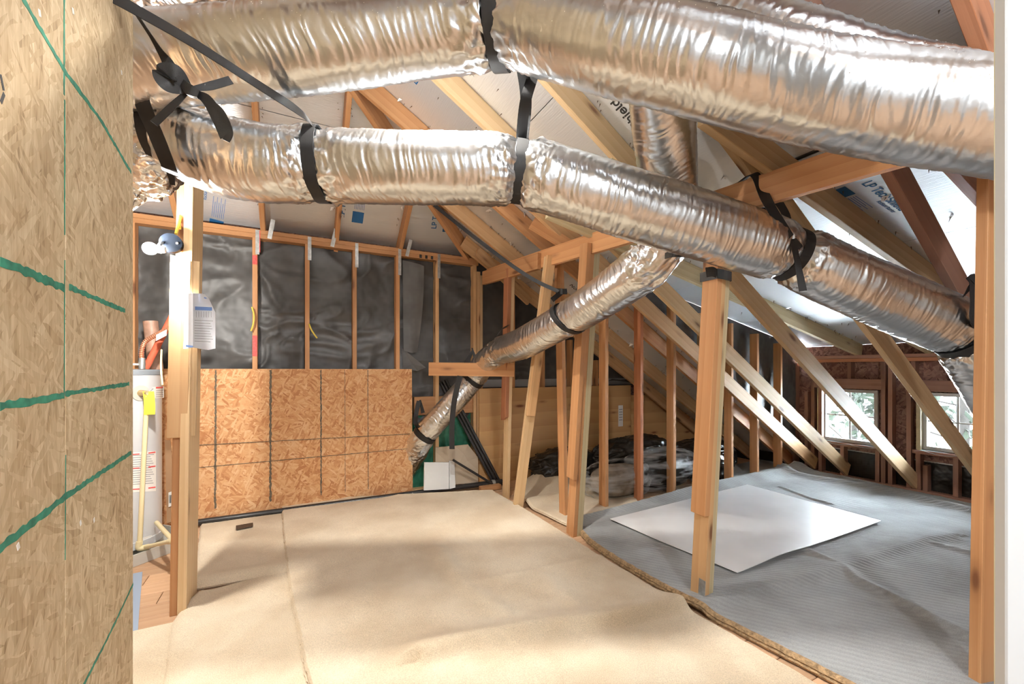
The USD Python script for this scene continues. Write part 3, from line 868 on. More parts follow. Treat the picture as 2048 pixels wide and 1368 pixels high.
# ------------------------------------------------------------------ ducts
class Duct:
    """Foil-sleeved flexible duct along control points (x, y, depth, radius); pinches: (control index, factor, half width)."""

    def __init__(self, ctrl, pinch=(), crumple=(), seed=0, step=.005, sides=96, sag=.0):
        c = np.array([[*at(x, y, Y), r] for x, y, Y, r in ctrl])
        q = catmull(c, 24)
        idx = [i * 24 for i in range(len(c))]
        s_c = np.r_[0, np.cumsum(np.linalg.norm(np.diff(q[:, :3], axis=0), axis=1))]
        self.ctrl_s = [s_c[min(i, len(s_c) - 1)] for i in idx]
        q, ss = resample(q, step)
        self.p, self.r, self.s, self.pinch, self.crumple, self.seed, self.sides = q[:, :3], q[:, 3], ss, pinch, crumple, seed, sides
        T = np.gradient(self.p, axis=0)
        T /= np.linalg.norm(T, axis=1, keepdims=True)
        self.T = T
        self.N = np.array([unit(np.cross(t, np.cross(UP, t))) if abs(t[2]) < .9 else unit(np.cross(t, np.cross(-Bv, t))) for t in T])
        self.Bn = np.cross(self.T, self.N)

    def radii(self):
        if hasattr(self, "_rr"):
            return self._rr
        n, m = len(self.s), self.sides
        th = np.arange(m) * 2 * np.pi / m
        S, TH_ = np.meshgrid(self.s, th, indexing="ij")
        c, d = np.cos(TH_), np.sin(TH_)
        z = self.seed * 11.7
        warp = noise(np.stack([S * 5, c * 1.6 + z, d * 1.6], -1)) * .05 + .012 * np.sin(TH_ * 2 + z)
        n1 = noise(np.stack([(S + warp) * 62, c * 1.3 + z, d * 1.3], -1))
        n2 = noise(np.stack([(S + warp * 1.6) * 120, c * 3 + z, d * 3 + 4], -1))
        patch = np.clip(noise(np.stack([S * 6, c * 2 + z + 3, d * 2], -1)) * 1.7 - .25, 0, 1)
        big = fbm(np.stack([S * 4, c * 1.2 + z, d * 1.2], -1), 2) - .5
        folds = (1 - np.abs(2 * n1 - 1)) ** 2 * .0034 + (n2 - .5) * .0018
        out = self.r[:, None] * (1 + .07 * big) + folds * (.35 + .9 * patch)
        # top settles smoother and a little flat
        out *= 1 - .035 * np.clip(c, 0, 1) ** 3
        for i, k, w in self.pinch:
            s0 = self.ctrl_s[i] if isinstance(i, int) else i
            g = np.exp(-((S - s0) / w) ** 2)
            cr = fbm(np.stack([S * 26, c * 5 + z, d * 5], -1), 3) - .5
            out = out * (1 - (1 - k) * g) + cr * .05 * np.exp(-((S - s0) / (w * 2.6)) ** 2) * (1 - .97 * np.exp(-((S - s0) / .048) ** 2))
        for s0, w, amp in self.crumple:
            s0 = self.ctrl_s[s0] if isinstance(s0, int) else s0
            cr = fbm(np.stack([S * 16, c * 3.2 + z, d * 3.2], -1), 4) - .5
            out += cr * amp * np.exp(-((S - s0) / w) ** 2)
        self._rr = out
        return out

    def build(self, name, label, mat=None, flecks=0):
        base = self.p[0]
        t = thing(name, label, "duct", base)
        rr = self.radii()
        n, m = rr.shape
        th = np.arange(m) * 2 * np.pi / m
        v = self.p[:, None] + rr[..., None] * (np.cos(th)[None, :, None] * self.N[:, None] + np.sin(th)[None, :, None] * self.Bn[:, None])
        i, j = np.meshgrid(np.arange(n - 1), np.arange(m), indexing="ij")
        q = np.stack([i * m + j, i * m + (j + 1) % m, (i + 1) * m + (j + 1) % m, (i + 1) * m + j], -1).reshape(-1, 4)
        v = np.vstack([v.reshape(-1, 3), self.p[0], self.p[-1]])
        k = np.arange(m)
        f = np.vstack([q[:, [0, 1, 2]], q[:, [0, 2, 3]], np.stack([np.full(m, n * m), (k + 1) % m, k], 1), np.stack([np.full(m, n * m + 1), (n - 1) * m + k, (n - 1) * m + (k + 1) % m], 1)])
        put("foil_sleeve", (v, f), mat or M["duct_foil"], t, smooth=True)
        if flecks:                                               # overspray dots stuck to the sleeve
            rs = np.random.RandomState(self.seed)
            V, F_ = [], []
            for _ in range(flecks):
                a = int((rs.beta(1.1, 1.6) * .55 - .22) * m) % m
                b = int((rs.beta(1.6, 1.4)) * (n - 3)) + 1
                p = v[b * m + a]
                nn = unit(p - self.p[b])
                x = unit(np.cross(nn, self.T[b])) * rs.uniform(.0009, .0026)
                y = np.cross(nn, x)
                k = len(V) * 5
                V.append(np.array([p - x - nn * .001, p + y - nn * .001, p + x - nn * .001, p - y - nn * .001, p + nn * .0016]))
                F_.append(np.array([[0, 1, 4], [1, 2, 4], [2, 3, 4], [3, 0, 4], [0, 2, 1], [0, 3, 2]]) + k)
            put("overspray_dots", (np.vstack(V), np.vstack(F_)), M["label_white"], t, kind="stuff")
        return t

    def at_s(self, s):
        i = int(np.clip(np.searchsorted(self.s, s), 0, len(self.s) - 1))
        return i, self.p[i], self.r[i], self.T[i], self.N[i], self.Bn[i]

    def ring(self, ci, factor=1.0, a0=0, a1=360, tilt=0.0, w=.05, ds=0.0, n=48, lift=.004):
        """Strap ring lying on the duct's real surface at control point ci."""
        s0 = (self.ctrl_s[ci] if isinstance(ci, int) else ci) + ds
        i, p, r, T, N, Bn = self.at_s(s0)
        k = int((w / 2 + abs(tilt)) / .005) + 1
        prof_ = self.radii()[max(0, i - k):i + k].max(0)
        prof_ = np.mean([np.roll(prof_, j) for j in range(-3, 4)], 0) + lift
        a = np.radians(np.linspace(0, 360, 73))
        rr = np.interp(np.degrees(a) % 360, np.arange(self.sides + 1) * 360 / self.sides, np.r_[prof_, prof_[0]])
        pts = p + rr[:, None] * (np.cos(a)[:, None] * N + np.sin(a)[:, None] * Bn) + T * (tilt * np.cos(a))[:, None]
        return ribbon_mesh(pts, T, w, .0025)

    def rim(self, ci, deg, factor=1.0, ds=0.0):
        s0 = (self.ctrl_s[ci] if isinstance(ci, int) else ci) + ds
        i, p, r, T, N, Bn = self.at_s(s0)
        a = math.radians(deg)
        r = self.radii()[i][int(round(deg % 360 / 360 * self.sides)) % self.sides] + .006
        return p + r * factor * (math.cos(a) * N + math.sin(a) * Bn)


dA = Duct([(150, 135, 1.42, .14), (300, 122, 1.45, .14), (600, 97, 1.49, .14), (850, 66, 1.51, .138), (1005, 46, 1.48, .138), (1060, 50, 1.43, .138), (1200, 84, 1.34, .138), (1360, 118, 1.29, .14), (1600, 178, 1.25, .14), (1800, 212, 1.21, .14), (1990, 238, 1.16, .14), (2200, 262, 1.1, .14)],
          pinch=[(4, .84, .055)], seed=1)
dB = Duct([(300, 262, 1.66, .125), (345, 270, 1.68, .135), (420, 304, 1.70, .152), (520, 326, 1.75, .155), (637, 332, 1.80, .148), (840, 337, 1.83, .150), (1000, 340, 1.86, .150), (1038, 343, 1.87, .146), (1080, 352, 1.87, .15), (1300, 420, 1.90, .150), (1480, 476, 1.98, .148), (1578, 508, 2.02, .142), (1680, 556, 2.04, .145), (1820, 616, 2.06, .145), (1925, 664, 2.07, .14), (1962, 712, 2.08, .142), (2010, 790, 2.1, .142), (2090, 900, 2.15, .14)],
          pinch=[(0, .8, .05), (4, .93, .04), (7, .82, .048), (11, .78, .042), (14, .84, .042)], crumple=[(4, .10, .05), (2, .12, .02)], seed=2)
dC = Duct([(1000, -120, 1.72, .14), (1150, -60, 1.66, .14), (1300, 0, 1.58, .14), (1450, 60, 1.50, .135), (1600, 112, 1.44, .13), (1800, 170, 1.40, .125), (2000, 215, 1.36, .125), (2200, 250, 1.3, .12)], seed=3)
dDE = Duct([(1300, 60, 1.80, .13), (1318, 160, 1.86, .135), (1328, 260, 2.0, .142), (1337, 370, 2.16, .14), (1340, 450, 2.24, .138), (1318, 508, 2.30, .135), (1268, 550, 2.42, .134), (1180, 610, 2.68, .125), (1136, 636, 2.86, .122), (1050, 684, 3.28, .122), (1000, 702, 3.72, .120), (968, 728, 4.1, .12), (946, 758, 4.24, .118), (905, 806, 4.22, .118), (850, 868, 4.2, .118), (833, 900, 4.29, .116), (812, 940, 4.38, .115)],
           pinch=[(5, .9, .06), (8, .92, .02), (10, .9, .05), (12, .9, .025), (14, .9, .025)], crumple=[(5, .12, .05), (11, .25, .02), (15, .3, .03)], seed=4)
dG = Duct([(345, 262, 1.74, .11), (315, 285, 1.72, .135), (285, 310, 1.72, .15), (240, 345, 1.72, .13), (200, 365, 1.7, .13)], pinch=[(0, .75, .04)], crumple=[(2, .3, .07)], seed=5)
dF = Duct([(180, -30, 1.9, .14), (300, -38, 1.9, .14), (420, -62, 1.9, .14), (520, -130, 1.9, .14)], crumple=[(1, .3, .03)], seed=6)
dH = Duct([(430, -90, 2.02, .14), (520, -60, 2.0, .14), (620, -42, 1.98, .14), (760, -60, 1.96, .14), (900, -90, 1.94, .14)], seed=7)
dA.build("flexible_duct", "large foil duct crossing the top of the picture with a black strap at its kink", flecks=900)
dB.build("flexible_duct", "long foil duct hanging by black straps below the top one", flecks=250)
dC.build("flexible_duct", "blue-grey shaded foil duct lying just above the top duct at the upper right", flecks=350)
dDE.build("flexible_duct", "thinner foil duct dropping behind the others and slanting down to the strand board")
dG.build("flexible_duct", "crumpled foil duct end beside the weathered board wall", M["crumpled_foil"])
dF.build("flexible_duct", "piece of foil duct at the top left corner above the black strap", M["crumpled_foil"])
dH.build("flexible_duct", "bright underside of a foil duct at the top edge left of the centre")


def strap(label, pieces, base, cat="strap", name="hanger_strap", mat="strap_black"):
    """pieces: (part name, mesh)."""
    t = thing(name, label, cat, base)
    for nm, me in pieces:
        put(nm, me, M[mat], t, smooth=35)
    return t


def rib(pts, wd, w, n=10, t=.002):
    q = catmull(np.array(pts), n) if len(pts) > 2 else np.linspace(pts[0], pts[1], 6)
    wd = np.asarray(wd, float)
    if wd.ndim == 2:
        wd = np.stack([np.interp(np.linspace(0, 1, len(q)), np.linspace(0, 1, len(wd)), wd[:, k]) for k in range(3)], 1)
    if np.ndim(w):
        w = np.interp(np.linspace(0, 1, len(q)), np.linspace(0, 1, len(w)), w)
    return ribbon_mesh(q, wd, w, t)


RIGHT = np.array([1.0, 0, 0])
# 1: sling from the upper left to the ring on the lower duct
strap("black strap slanting from the top left down to a ring on the lower duct",
      [("ring", dB.ring(4, .96, w=.05)), ("sling", rib([dB.rim(4, 12, 1.0), at(605, 228, 1.60), at(520, 172, 1.36), at(380, 82, 1.16), at(255, 10, 1.05), at(150, -50, 1.0)], [.45, 0, -.9], [.03, .052, .046, .042, .04]))], dB.rim(4, 0))
# 2: strap at the kink of the top duct, down to the lower one
strap("wide vertical black strap tying the kinks of the top and lower ducts together",
      [("ring", dA.ring(4, .90, w=.056, ds=-.012, lift=.018)), ("ring", dB.ring(7, .88, w=.05)),
       ("hanger", rib([at(1010, -60, 1.33), at(1042, 118, 1.62), at(1052, 200, 1.82), dB.rim(7, 10, 1.0)], RIGHT, .05)), ("hanger", rib([at(1066, 150, 1.72), at(1048, 220, 1.74), dB.rim(7, -60, 1.02), dB.rim(7, -90, 1.02)], RIGHT, .046)),
       ("hanger", rib([dA.rim(4, 20, .98), at(1003, -80, 1.45)], RIGHT, .05))], dA.rim(4, 0))
# 3: wide strap round the left end of the lower duct
strap("wide black strap round the crumpled left end of the lower duct",
      [("sling", rib([at(258, 90, 1.40), at(283, 200, 1.44), at(312, 270, 1.48), at(336, 330, 1.52), at(341, 348, 1.56)], RIGHT * .95 - UP * .2, [.05, .058, .058, .056, .05])), ("ring", dB.ring(0, .98, w=.05, ds=.03)),
       ("tail", rib([at(339, 340, 1.6), at(343, 356, 1.62), at(345, 370, 1.63)], RIGHT, [.03, .024, .02]))], at(258, 90, 1.40))
# 4: knotted bow hanging in front of the top duct
bk = 1.16
strap("black strap knotted into a bow with hanging tails at the left",
      [("sling", rib([at(262, 12, 1.12), at(300, 70, 1.16), at(335, 125, 1.19), at(376, 175, bk)], RIGHT - UP * .5, [.012, .012, .03, .02])),
       ("loop", rib([at(378, 176, bk), at(352, 150, bk - .03), at(330, 150, bk - .04), at(340, 168, bk - .03), at(378, 180, bk)], RIGHT * .4 + UP * .7, [.02, .05, .055, .045, .02])),
       ("knot", rib([at(368, 168, bk - .012), at(382, 182, bk - .018), at(398, 190, bk - .012)], UP, [.02, .03, .02], t=.012)),
       ("tail", rib([at(374, 184, bk), at(345, 212, bk - .01), at(308, 247, bk - .02)], RIGHT - UP * .9, [.014, .022, .024])),
       ("tail", rib([at(384, 184, bk), at(412, 198, bk - .01), at(434, 232, bk - .02), at(452, 272, bk - .03)], RIGHT + UP * .4, [.016, .028, .034, .034])),
       ("loop", rib([at(414, 200, bk - .012), at(442, 222, bk - .02), at(460, 262, bk - .03), at(452, 282, bk - .03)], RIGHT + UP * .4, [.014, .014, .016, .02])),
       ("tail", rib([at(385, 178, bk), at(420, 172, bk + .03), at(462, 160, bk + .06)], UP, [.012, .022, .022]))], at(380, 180, bk))
# 5: strap over the beam
bx = beam_at(1508)
bt = at(1508, 350, bx[1] - .03)
strap("black strap looped over the long beam and knotted round the lower duct",
      [("ring", dB.ring(11, .93, w=.048)), ("hanger", rib([bt + [-.02, .08, .005], bt + [0, .0, .004], at(1524, 380, bx[1] - .045), at(1540, 412, 1.88), at(1572, 462, 1.86), at(1582, 474, 1.86)], RIGHT + UP * .4, [.045, .045, .045, .045, .04, .03])),
       ("tail", rib([at(1558, 405, 1.98), at(1572, 430, 1.94), at(1584, 468, 1.9)], RIGHT, [.045, .04, .02])),
       ("knot", rib([at(1578, 452, 1.885), at(1584, 476, 1.87)], RIGHT, [.03, .03], t=.014)),
       ("tail", rib([at(1584, 470, 1.87), at(1594, 520, 1.85), at(1606, 582, 1.84)], RIGHT, [.03, .026, .036])),
       ("tail", rib([at(1588, 478, 1.865), at(1598, 492, 1.86), at(1602, 496, 1.86)], RIGHT, [.02, .03, .02])),
       ("hanger", rib([at(1526, 415, 2.08), at(1526, 470, 2.10)], RIGHT, .045))], bt)
# 6: right strap
strap("black strap tied to a rafter by the reddish stud, round the lower duct's right end",
      [("ring", dB.ring(14, .96, w=.055, ds=.02)), ("hanger", rib([at(1946, 562, 1.93), at(1930, 590, 1.96), at(1912, 607, 2.05)], RIGHT + UP, [.02, .05, .05])),
       ("hanger", rib([at(1946, 560, 1.92), at(1950, 600, 1.90), at(1952, 640, 1.9), dB.rim(14, 95, 1.0)], RIGHT, [.035, .045, .05, .05])),
       ("knot", rib([at(1940, 552, 1.92), at(1952, 566, 1.92)], RIGHT + UP * .3, [.03, .03], t=.016)), ("hanger", rib([at(1950, 562, 1.92), at(1966, 590, 1.94), at(1984, 610, 1.98)], UP, .04))], at(1946, 562, 1.93))
# 7..: straps of the descending duct
strap("thin black strap round the middle of the descending duct, running up to the leaning studs",
      [("ring", dDE.ring(8, .99, w=.04, tilt=.05)), ("hanger", rib([dDE.rim(8, -30, 1.0), at(1150, 600, 2.80), at(1166, 577, 3.05)], RIGHT + UP * .5, [.035, .045, .05]))], dDE.rim(8, 0))
strap("black strap round the descending duct under the crossboard, long end dangling",
      [("ring", dDE.ring(12, .97, w=.045)), ("tail", rib([at(920, 752, 3.94), at(909, 800, 3.95), at(904, 850, 3.96), at(904, 898, 3.97)], RIGHT, .05)), ("hanger", rib([at(946, 700, 4.16), at(934, 724, 4.10), at(925, 745, 4.05), at(920, 755, 3.95)], RIGHT, [.02, .05, .05, .05])), ("hanger", rib([at(944, 696, 4.16), at(952, 722, 4.12)], RIGHT, [.012, .04]))], dDE.rim(12, 0))
strap("black strap round the lowest end of the descending duct beside the strand board",
      [("ring", dDE.ring(14, .97, w=.05)), ("hanger", rib([at(838, 802, 4.19), at(832, 830, 4.16), at(833, 850, 4.1), dDE.rim(14, 90, 1.0)], RIGHT, .045)), ("hanger", rib([at(840, 800, 4.19), at(846, 826, 4.2)], RIGHT, [.02, .04]))], at(838, 802, 4.16))
strap("narrow dark webbing stretched from the rafters to the slim stud with black tape",
      [("webbing", rib([at(868, 410, 3.55), at(975, 495, 3.45), at(1060, 555, 3.38), at(1124, 586, 3.32)], UP + RIGHT * .2, .03)), ("tail", rib([at(1124, 584, 3.32), at(1104, 600, 3.3)], UP, .04)), ("tape", rib([at(1112, 582, 3.36), at(1124, 583, 3.30), at(1134, 583, 3.32)], UP, .045))], at(868, 410, 3.5))
strap("small dark strap end on the upper bend of the descending duct",
      [("tail", rib([at(1016, 652, 3.9), at(1004, 658, 3.6), at(994, 672, 3.45)], RIGHT + UP, [.04, .03, .02]))], at(1016, 652, 3.9))
strap("short black strap end where the descending duct meets the lower duct", [("tail", rib([at(1330, 512, 2.12), at(1352, 506, 2.0), at(1395, 514, 2.05)], UP, [.03, .04, .02]))], at(1330, 512, 2.12))
pw = lambda z: pf + (pt - pf) * (z / pt[2])
cq = pw(1.76)
tp = thing("tape", "black tape wrapped round the top of the thick doubled post", "tape", cq)
put("wrap", ribbon_mesh([cq + A * x + Bv * y for x, y in ((-.062, .05), (-.063, -.054), (-.018, -.056), (.02, -.049), (.061, -.045), (.062, .05))], UP, .05, .002), M["tape_black"], tp)
put("tail", rib([cq + A * -.063 - Bv * .05, cq - A * .09 - Bv * .045 + UP * .008, cq - A * .12 - Bv * .03 + UP * .004], UP, [.045, .05, .05]), M["tape_black"], tp)

# ------------------------------------------------------------------ lamps
cl = at(300, 497, 2.02)
lamp = thing("wall_lamp", "glowing bare bulb next to a dark disc beside the tall left post", "lamp", cl)
put("bulb", trimesh.creation.icosphere(3, .03), M["hot_bulb"], lamp, np.block([[np.eye(3), cl[:, None]], [np.zeros(3), 1]]), smooth=True)
jb = at(343, 487, 2.10)
fb_ = frame(jb, A, UP)
put("junction_box", trimesh.creation.cylinder(.047, .035, sections=36), M["reflector_blue"], lamp, fb_, smooth=40)
put("box_screw", trimesh.creation.cylinder(.006, .004, sections=12), M["nail_steel"], lamp, frame(jb - Bv * .0185 + A * .026, A, UP), smooth=40)
put("arm", sweep(catmull([jb - A * .03, (jb + cl) / 2 + UP * .012, cl + UP * .012 + A * .03], 6), .008, 12), M["enamel_cap"], lamp, smooth=40)
put("socket", sweep([cl + A * .026, cl + A * .04, cl + A * .06], np.array([.016, .019, .014]), 20), M["enamel_cap"], lamp, smooth=40)
lamp_light("/World/wall_lamp/light", np.zeros(3) , .034, CLAMP_W, WARM)


def ceiling_bulb(label, p, power, colour, r=.035, top=None, shade=None):
    t = thing("ceiling_bulb", label, "lamp", p)
    put("bulb", trimesh.creation.icosphere(3, r * .9), M["hot_bulb"], t, np.block([[np.eye(3), np.asarray(p)[:, None]], [np.zeros(3), 1]]), smooth=True)
    put("socket", sweep([p + UP * .03, p + UP * .06, p + UP * .11], np.array([.02, .03, .045]), 20), M["drywall_white"], t, smooth=40)
    if shade:
        m_ = np.eye(4); m_[:3, 3] = p
        q_ = [(.028, .115), (.05, .10), (.112, -shade), (.114, -shade), (.052, .104), (.028, .12)]
        put("shade", trimesh.creation.revolve(np.array(q_), sections=40), M["galvanised"], t, m_, smooth=40)  # added to keep the bulb's light off roof foil and left wall
    if top:
        pipe("cord", [p + UP * .1, p + UP * top], .004, M["strap_black"], t)
    lamp_light(f"{t.GetPath()}/light", np.zeros(3), r, power, colour)
    return t


ceiling_bulb("unseen bulb with an added shade above the ducts, lighting the carpet", np.array([-.30, 1.66, 2.90]), ROOF_W, WARM, top=.6, shade=.125)  # out of view, placed so the ducts cast a shadow band below
ceiling_bulb("added fill bulb behind the camera", W(.5, -1.25, 2.3), FILL_W, NEUTRAL, .09, top=2.0)  # added fill, brightens the attic from the camera side

# ------------------------------------------------------------------ water heater
HC, HR = W(-1.10, 3.80, 0), .25
pan = thing("drain_pan", "pale plastic drain pan under the water heater", "pan", HC)
ang = np.arange(8) * np.pi / 4 + np.pi / 8 + TH
octo = lambda r: np.stack([r * np.cos(ang), r * np.sin(ang)], 1)
outer, inner = Polygon(octo(.375)), Polygon(octo(.362))
mv = np.eye(4); mv[:3, 3] = HC + UP * .002
put("rim", trimesh.creation.extrude_polygon(outer.difference(inner), .075), M["pan_plastic"], pan, mv)
put("base", trimesh.creation.extrude_polygon(inner.buffer(.005), .008), M["pan_plastic"], pan, mv)
th_ = thing("water_heater", "tall grey water heater standing in its pan behind the left board wall", "water heater", HC + UP * .06)
H0, H1 = .085, 1.235
prof = lambda l: trimesh.creation.revolve(np.array(l), sections=64)


def lathe(name, pts, mat, parent, o=HC):
    m_ = np.eye(4); m_[:3, 3] = o
    return put(name, prof(pts), M[mat], parent, m_, smooth=40)


lathe("tank", [(0, H0), (HR - .012, H0), (HR, H0 + .012), (HR, H1), (HR - .004, H1 + .004), (0, H1 + .004)], "enamel_grey", th_)
lathe("cap", [(0, H1 + .002), (HR + .004, H1 + .002), (HR + .004, H1 + .028), (HR - .006, H1 + .038), (0, H1 + .045)], "enamel_cap", th_)
lathe("foot_ring", [(HR + .006, H0 - .012), (HR + .006, H0 + .035), (HR - .002, H0 + .04), (HR - .002, H0 - .012)], "enamel_grey", th_)
for k in range(3):
    a = TH + k * 2.1 - 1.4
    d_ = np.array([math.cos(a), math.sin(a), 0])
    board("foot", HC + d_ * .12 + UP * .04, HC + d_ * .235 + UP * .04, .06, .06, UP, M["pan_plastic"], th_)


def tankpt(x, y, d=.0):
    r_ = ray(x, y); c = HC[:2]; q = r_[:2]
    a, b_, cc = q @ q, -2 * q @ c, c @ c - (HR + d) ** 2
    return r_ * ((-b_ - math.sqrt(max(0, b_ * b_ - 4 * a * cc))) / (2 * a)) + EYEP


last_label = [None]


def tank_patch(name, x0, x1, y0, y1, mat, d=.0012, skew=0.0):
    P = np.array([[tankpt(x0 + (x1 - x0) * s, y0 + (y1 - y0) * t + skew * s, d) for s in np.linspace(0, 1, 9)] for t in (0, .5, 1)])
    g = put(name, sheet_mesh(P, .0007, -ray(300, 700)), M[mat], last_label[0] if name == "label_print" else th_, smooth=40)
    if name == "label":
        last_label[0] = g
    return g


tank_patch("label", 305, 328, 774, 797, "label_white", skew=-1.5)
tank_patch("label_print", 312, 328, 774, 777, "label_red", .002, skew=-1)
for k in range(4):
    tank_patch("label_print", 312, 326, 781 + k * 4, 782 + k * 4, "label_ink", .002, skew=-1)
tank_patch("label", 258, 312, 905, 985, "label_white", skew=-3)
for y in (905, 933, 975):
    tank_patch("label_print", 297, 311, y, y + 2.5, "label_red", .002, skew=-2)
    tank_patch("label_print", 262, 279, y + 3, y + 5, "label_red", .002, skew=-1)
for k in range(14):
    tank_patch("label_print", 262, 308 - (k * 7) % 9, 911 + k * 4.4, 912.4 + k * 4.4, "label_ink", .002, skew=-3)
tank_patch("label", 284, 304, 1076, 1083, "label_white", skew=-6)
tv = tankpt(281, 786, .001)
tn = unit(np.array([*(tv[:2] - HC[:2]), 0]))
fr_t = frame(tv, np.cross(UP, tn), UP)
put("valve_plate", trimesh.creation.cylinder(.052, .006, sections=32), M["pan_plastic"], th_, fr_t, smooth=40)
put("valve", sweep([tv, tv + tn * .03, tv + tn * .055, tv + tn * .075], np.array([.022, .02, .017, .014]), 16), M["brass"], th_, smooth=40)
board("valve_lever", tv + tn * .06 + UP * .0, tv + tn * .065 + UP * .03 + A * .03, .012, .004, tn, M["galvanised"], th_, c=.001)
ta = tv + tn * .072 + UP * .012
P = np.array([[ta + A * (s - .5) * .056 - UP * .155 * t + tn * (.012 * math.sin(t * 2.2) + .004 * s) for s in np.linspace(0, 1, 4)] for t in np.linspace(0, 1, 10)])
put("tag", sheet_mesh(P, .001, tn), M["tag_yellow"], th_, smooth=60)
dpt = tv + tn * .06
lo = at(279, 1096, dpt[1] - .02)
drain = thing("drain_pipe", "cream plastic drain pipe running down the heater and round its pan", "pipe", dpt)
pipe("pipe", [dpt - UP * .02, lo], .0135, M["cpvc"], drain)
put("elbow", sweep(catmull([lo + UP * .045, lo, lo + A * .05], 8), .0185, 14), M["cpvc"], drain, smooth=40)
e2 = at(346, 1081, 2.52)
pipe("pipe", [lo + A * .03, e2], .0135, M["cpvc"], drain)
put("elbow", sweep(catmull([e2 - unit(e2 - lo) * .05, e2, e2 + unit(at(316, 1047, 2.85) - e2) * .05], 8), .018, 14), M["cpvc"], drain, smooth=40)
pipe("pipe", [e2, at(313, 1045, 2.87)], .0135, M["cpvc"], drain)
pipe("overflow", [at(323, 700, 2.85), at(322, 735, 2.72), at(325, 770, 2.70)], .006, M["cpvc"], drain)
fx = thing("water_connector", "corrugated copper connector curving off the top of the water heater", "pipe", at(284, 735, 2.86))
qf = catmull([at(284, 728, 2.86), at(283, 705, 2.86), at(290, 684, 2.86), at(310, 671, 2.85), at(330, 661, 2.83), at(352, 652, 2.8), at(380, 640, 2.8)], 30)
put("tube", sweep(qf, .0135 + .0022 * np.sin(np.arange(len(qf)) * 1.25), 16), M["copper"], fx, smooth=50)
put("nut", sweep([at(284, 738, 2.86), at(284, 726, 2.86), at(284, 716, 2.86)], np.array([.018, .02, .017]), 12), M["galvanised"], fx, smooth=30)
P = np.array([[at(312 + 21 * s, 676 - 11 * s + 12 * (t - .5) * 1.0, 2.80 + .002 * t) for s in np.linspace(0, 1, 5)] for t in (0, .5, 1)])
put("tag", sheet_mesh(P, .002, -ray(320, 670)), M["label_white"], fx)
px_ = thing("supply_pipe", "straight red pipe rising from the heater top behind the tall post", "pipe", at(292, 736, 2.92))
pipe("pipe", [at(292, 736, 2.92), at(356, 610, 2.95)], .021, M["pex_red"], px_, sides=16)
fu = thing("flue_pipe", "short brown cut pipe standing open behind the water heater", "pipe", at(311, 740, 3.12))
fa, fb = at(312, 740, 3.12), at(301, 643, 3.12)
ring_p = sweep([fa, (fa + fb) / 2, fb], .045, 28, closed=False)
put("pipe", sweep([fa, fa * .5 + fb * .5, fb, fb, fa * .5 + fb * .5, fa], np.array([.045, .045, .045, .040, .040, .040]), 28), M["flue_brown"], fu, smooth=40)
vt = thing("heater_vent", "small white cover plate on top of the heater at the wall edge", "cover", at(262, 735, 2.85))
board("plate", at(258, 728, 2.84), at(276, 729, 2.84), .08, .012, A + Bv, M["label_white"], vt)
cb = thing("cardboard_sheet", "brown cardboard with a barcode sticker behind the water heater", "cardboard", W(-.78, 4.12, 0))
cp = [onv(330, 880, 4.12), onv(341, 880, 4.12), onv(355, 1040, 4.05), onv(334, 1046, 4.05)]
put("sheet", poly_slab(cp, -Bv, .006), M["cardboard"], cb)
put("sticker", poly_slab([onv(337, 985, 4.055), onv(346, 982, 4.055), onv(350, 1010, 4.05), onv(337, 1014, 4.05)], -Bv, .002), M["label_white"], cb)
for k in range(6):
    put("barcode_bar", poly_slab([onv(338.5 + k * 1.3, 990, 4.048), onv(339.2 + k * 1.3, 990, 4.048), onv(339.4 + k * 1.3, 1006, 4.045), onv(338.7 + k * 1.3, 1006, 4.045)], -Bv, .001), M["ink_black"], cb)
bl = thing("blue_strip", "blue-grey vinyl strip on the planks beside the left board wall", "vinyl", fl(270, 1200))
put("strip", poly_slab([fl(262, 1150), fl(285, 1145), fl(278, 1232), fl(271, 1330), fl(262, 1372)], UP, .006), M["blue_vinyl"], bl)

# paper in a sleeve pinned to the tall post
pp = thing("paper", "worn sheet of paper in a clear sleeve pinned to the tall left post", "paper", at(400, 640, 2.3))
rows = []
for t in np.linspace(0, 1, 12):
    y = 586 + 108 * t
    rg = 418 + 13 * min(1, t * 3.5)
    rows.append([at(366 + 10 * (t < .25) * (1 - t * 4) + 8 * t * (1 - t), y + 4 * t, 2.055), at(377, y + 1 + 2 * t, 2.05), at(386, y + 1, 2.06), at(402, y + 1 + 3 * t, 2.20), at((402 + rg) / 2, y + 3 + 3 * t, 2.28), at(rg, y + 8 * (1 - t) + 3, 2.33 + .02 * math.sin(5 * t))])
pg = put("sheet", sheet_mesh(np.array(rows), .001, -ray(400, 640)), M["paper"], pp, smooth=60)
for (x0, x1, y0, y1, mt) in [(390, 424, 613, 620, "paper_blue"), (372, 386, 690, 693.5, "paper_blue"), (408, 413, 594, 596.5, "paper_blue")] + [(389, 426 - (k * 5) % 7, 640 + 5.2 * k, 641 + 5.2 * k, "label_ink") for k in range(9)] + [(392 + 5 * k, 392.7 + 5 * k, 622, 634, "label_ink") for k in range(7)]:
    yy = lambda x: 2.06 + (max(0, x - 386)) / 48 * .27 - .012
    put("print", poly_slab([at(x0, y0, yy(x0)), at(x1, y0 + 1.5, yy(x1)), at(x1, y1 + 1.5, yy(x1)), at(x0, y1, yy(x0))], -ray(400, 640), .0005), M[mt], pg)

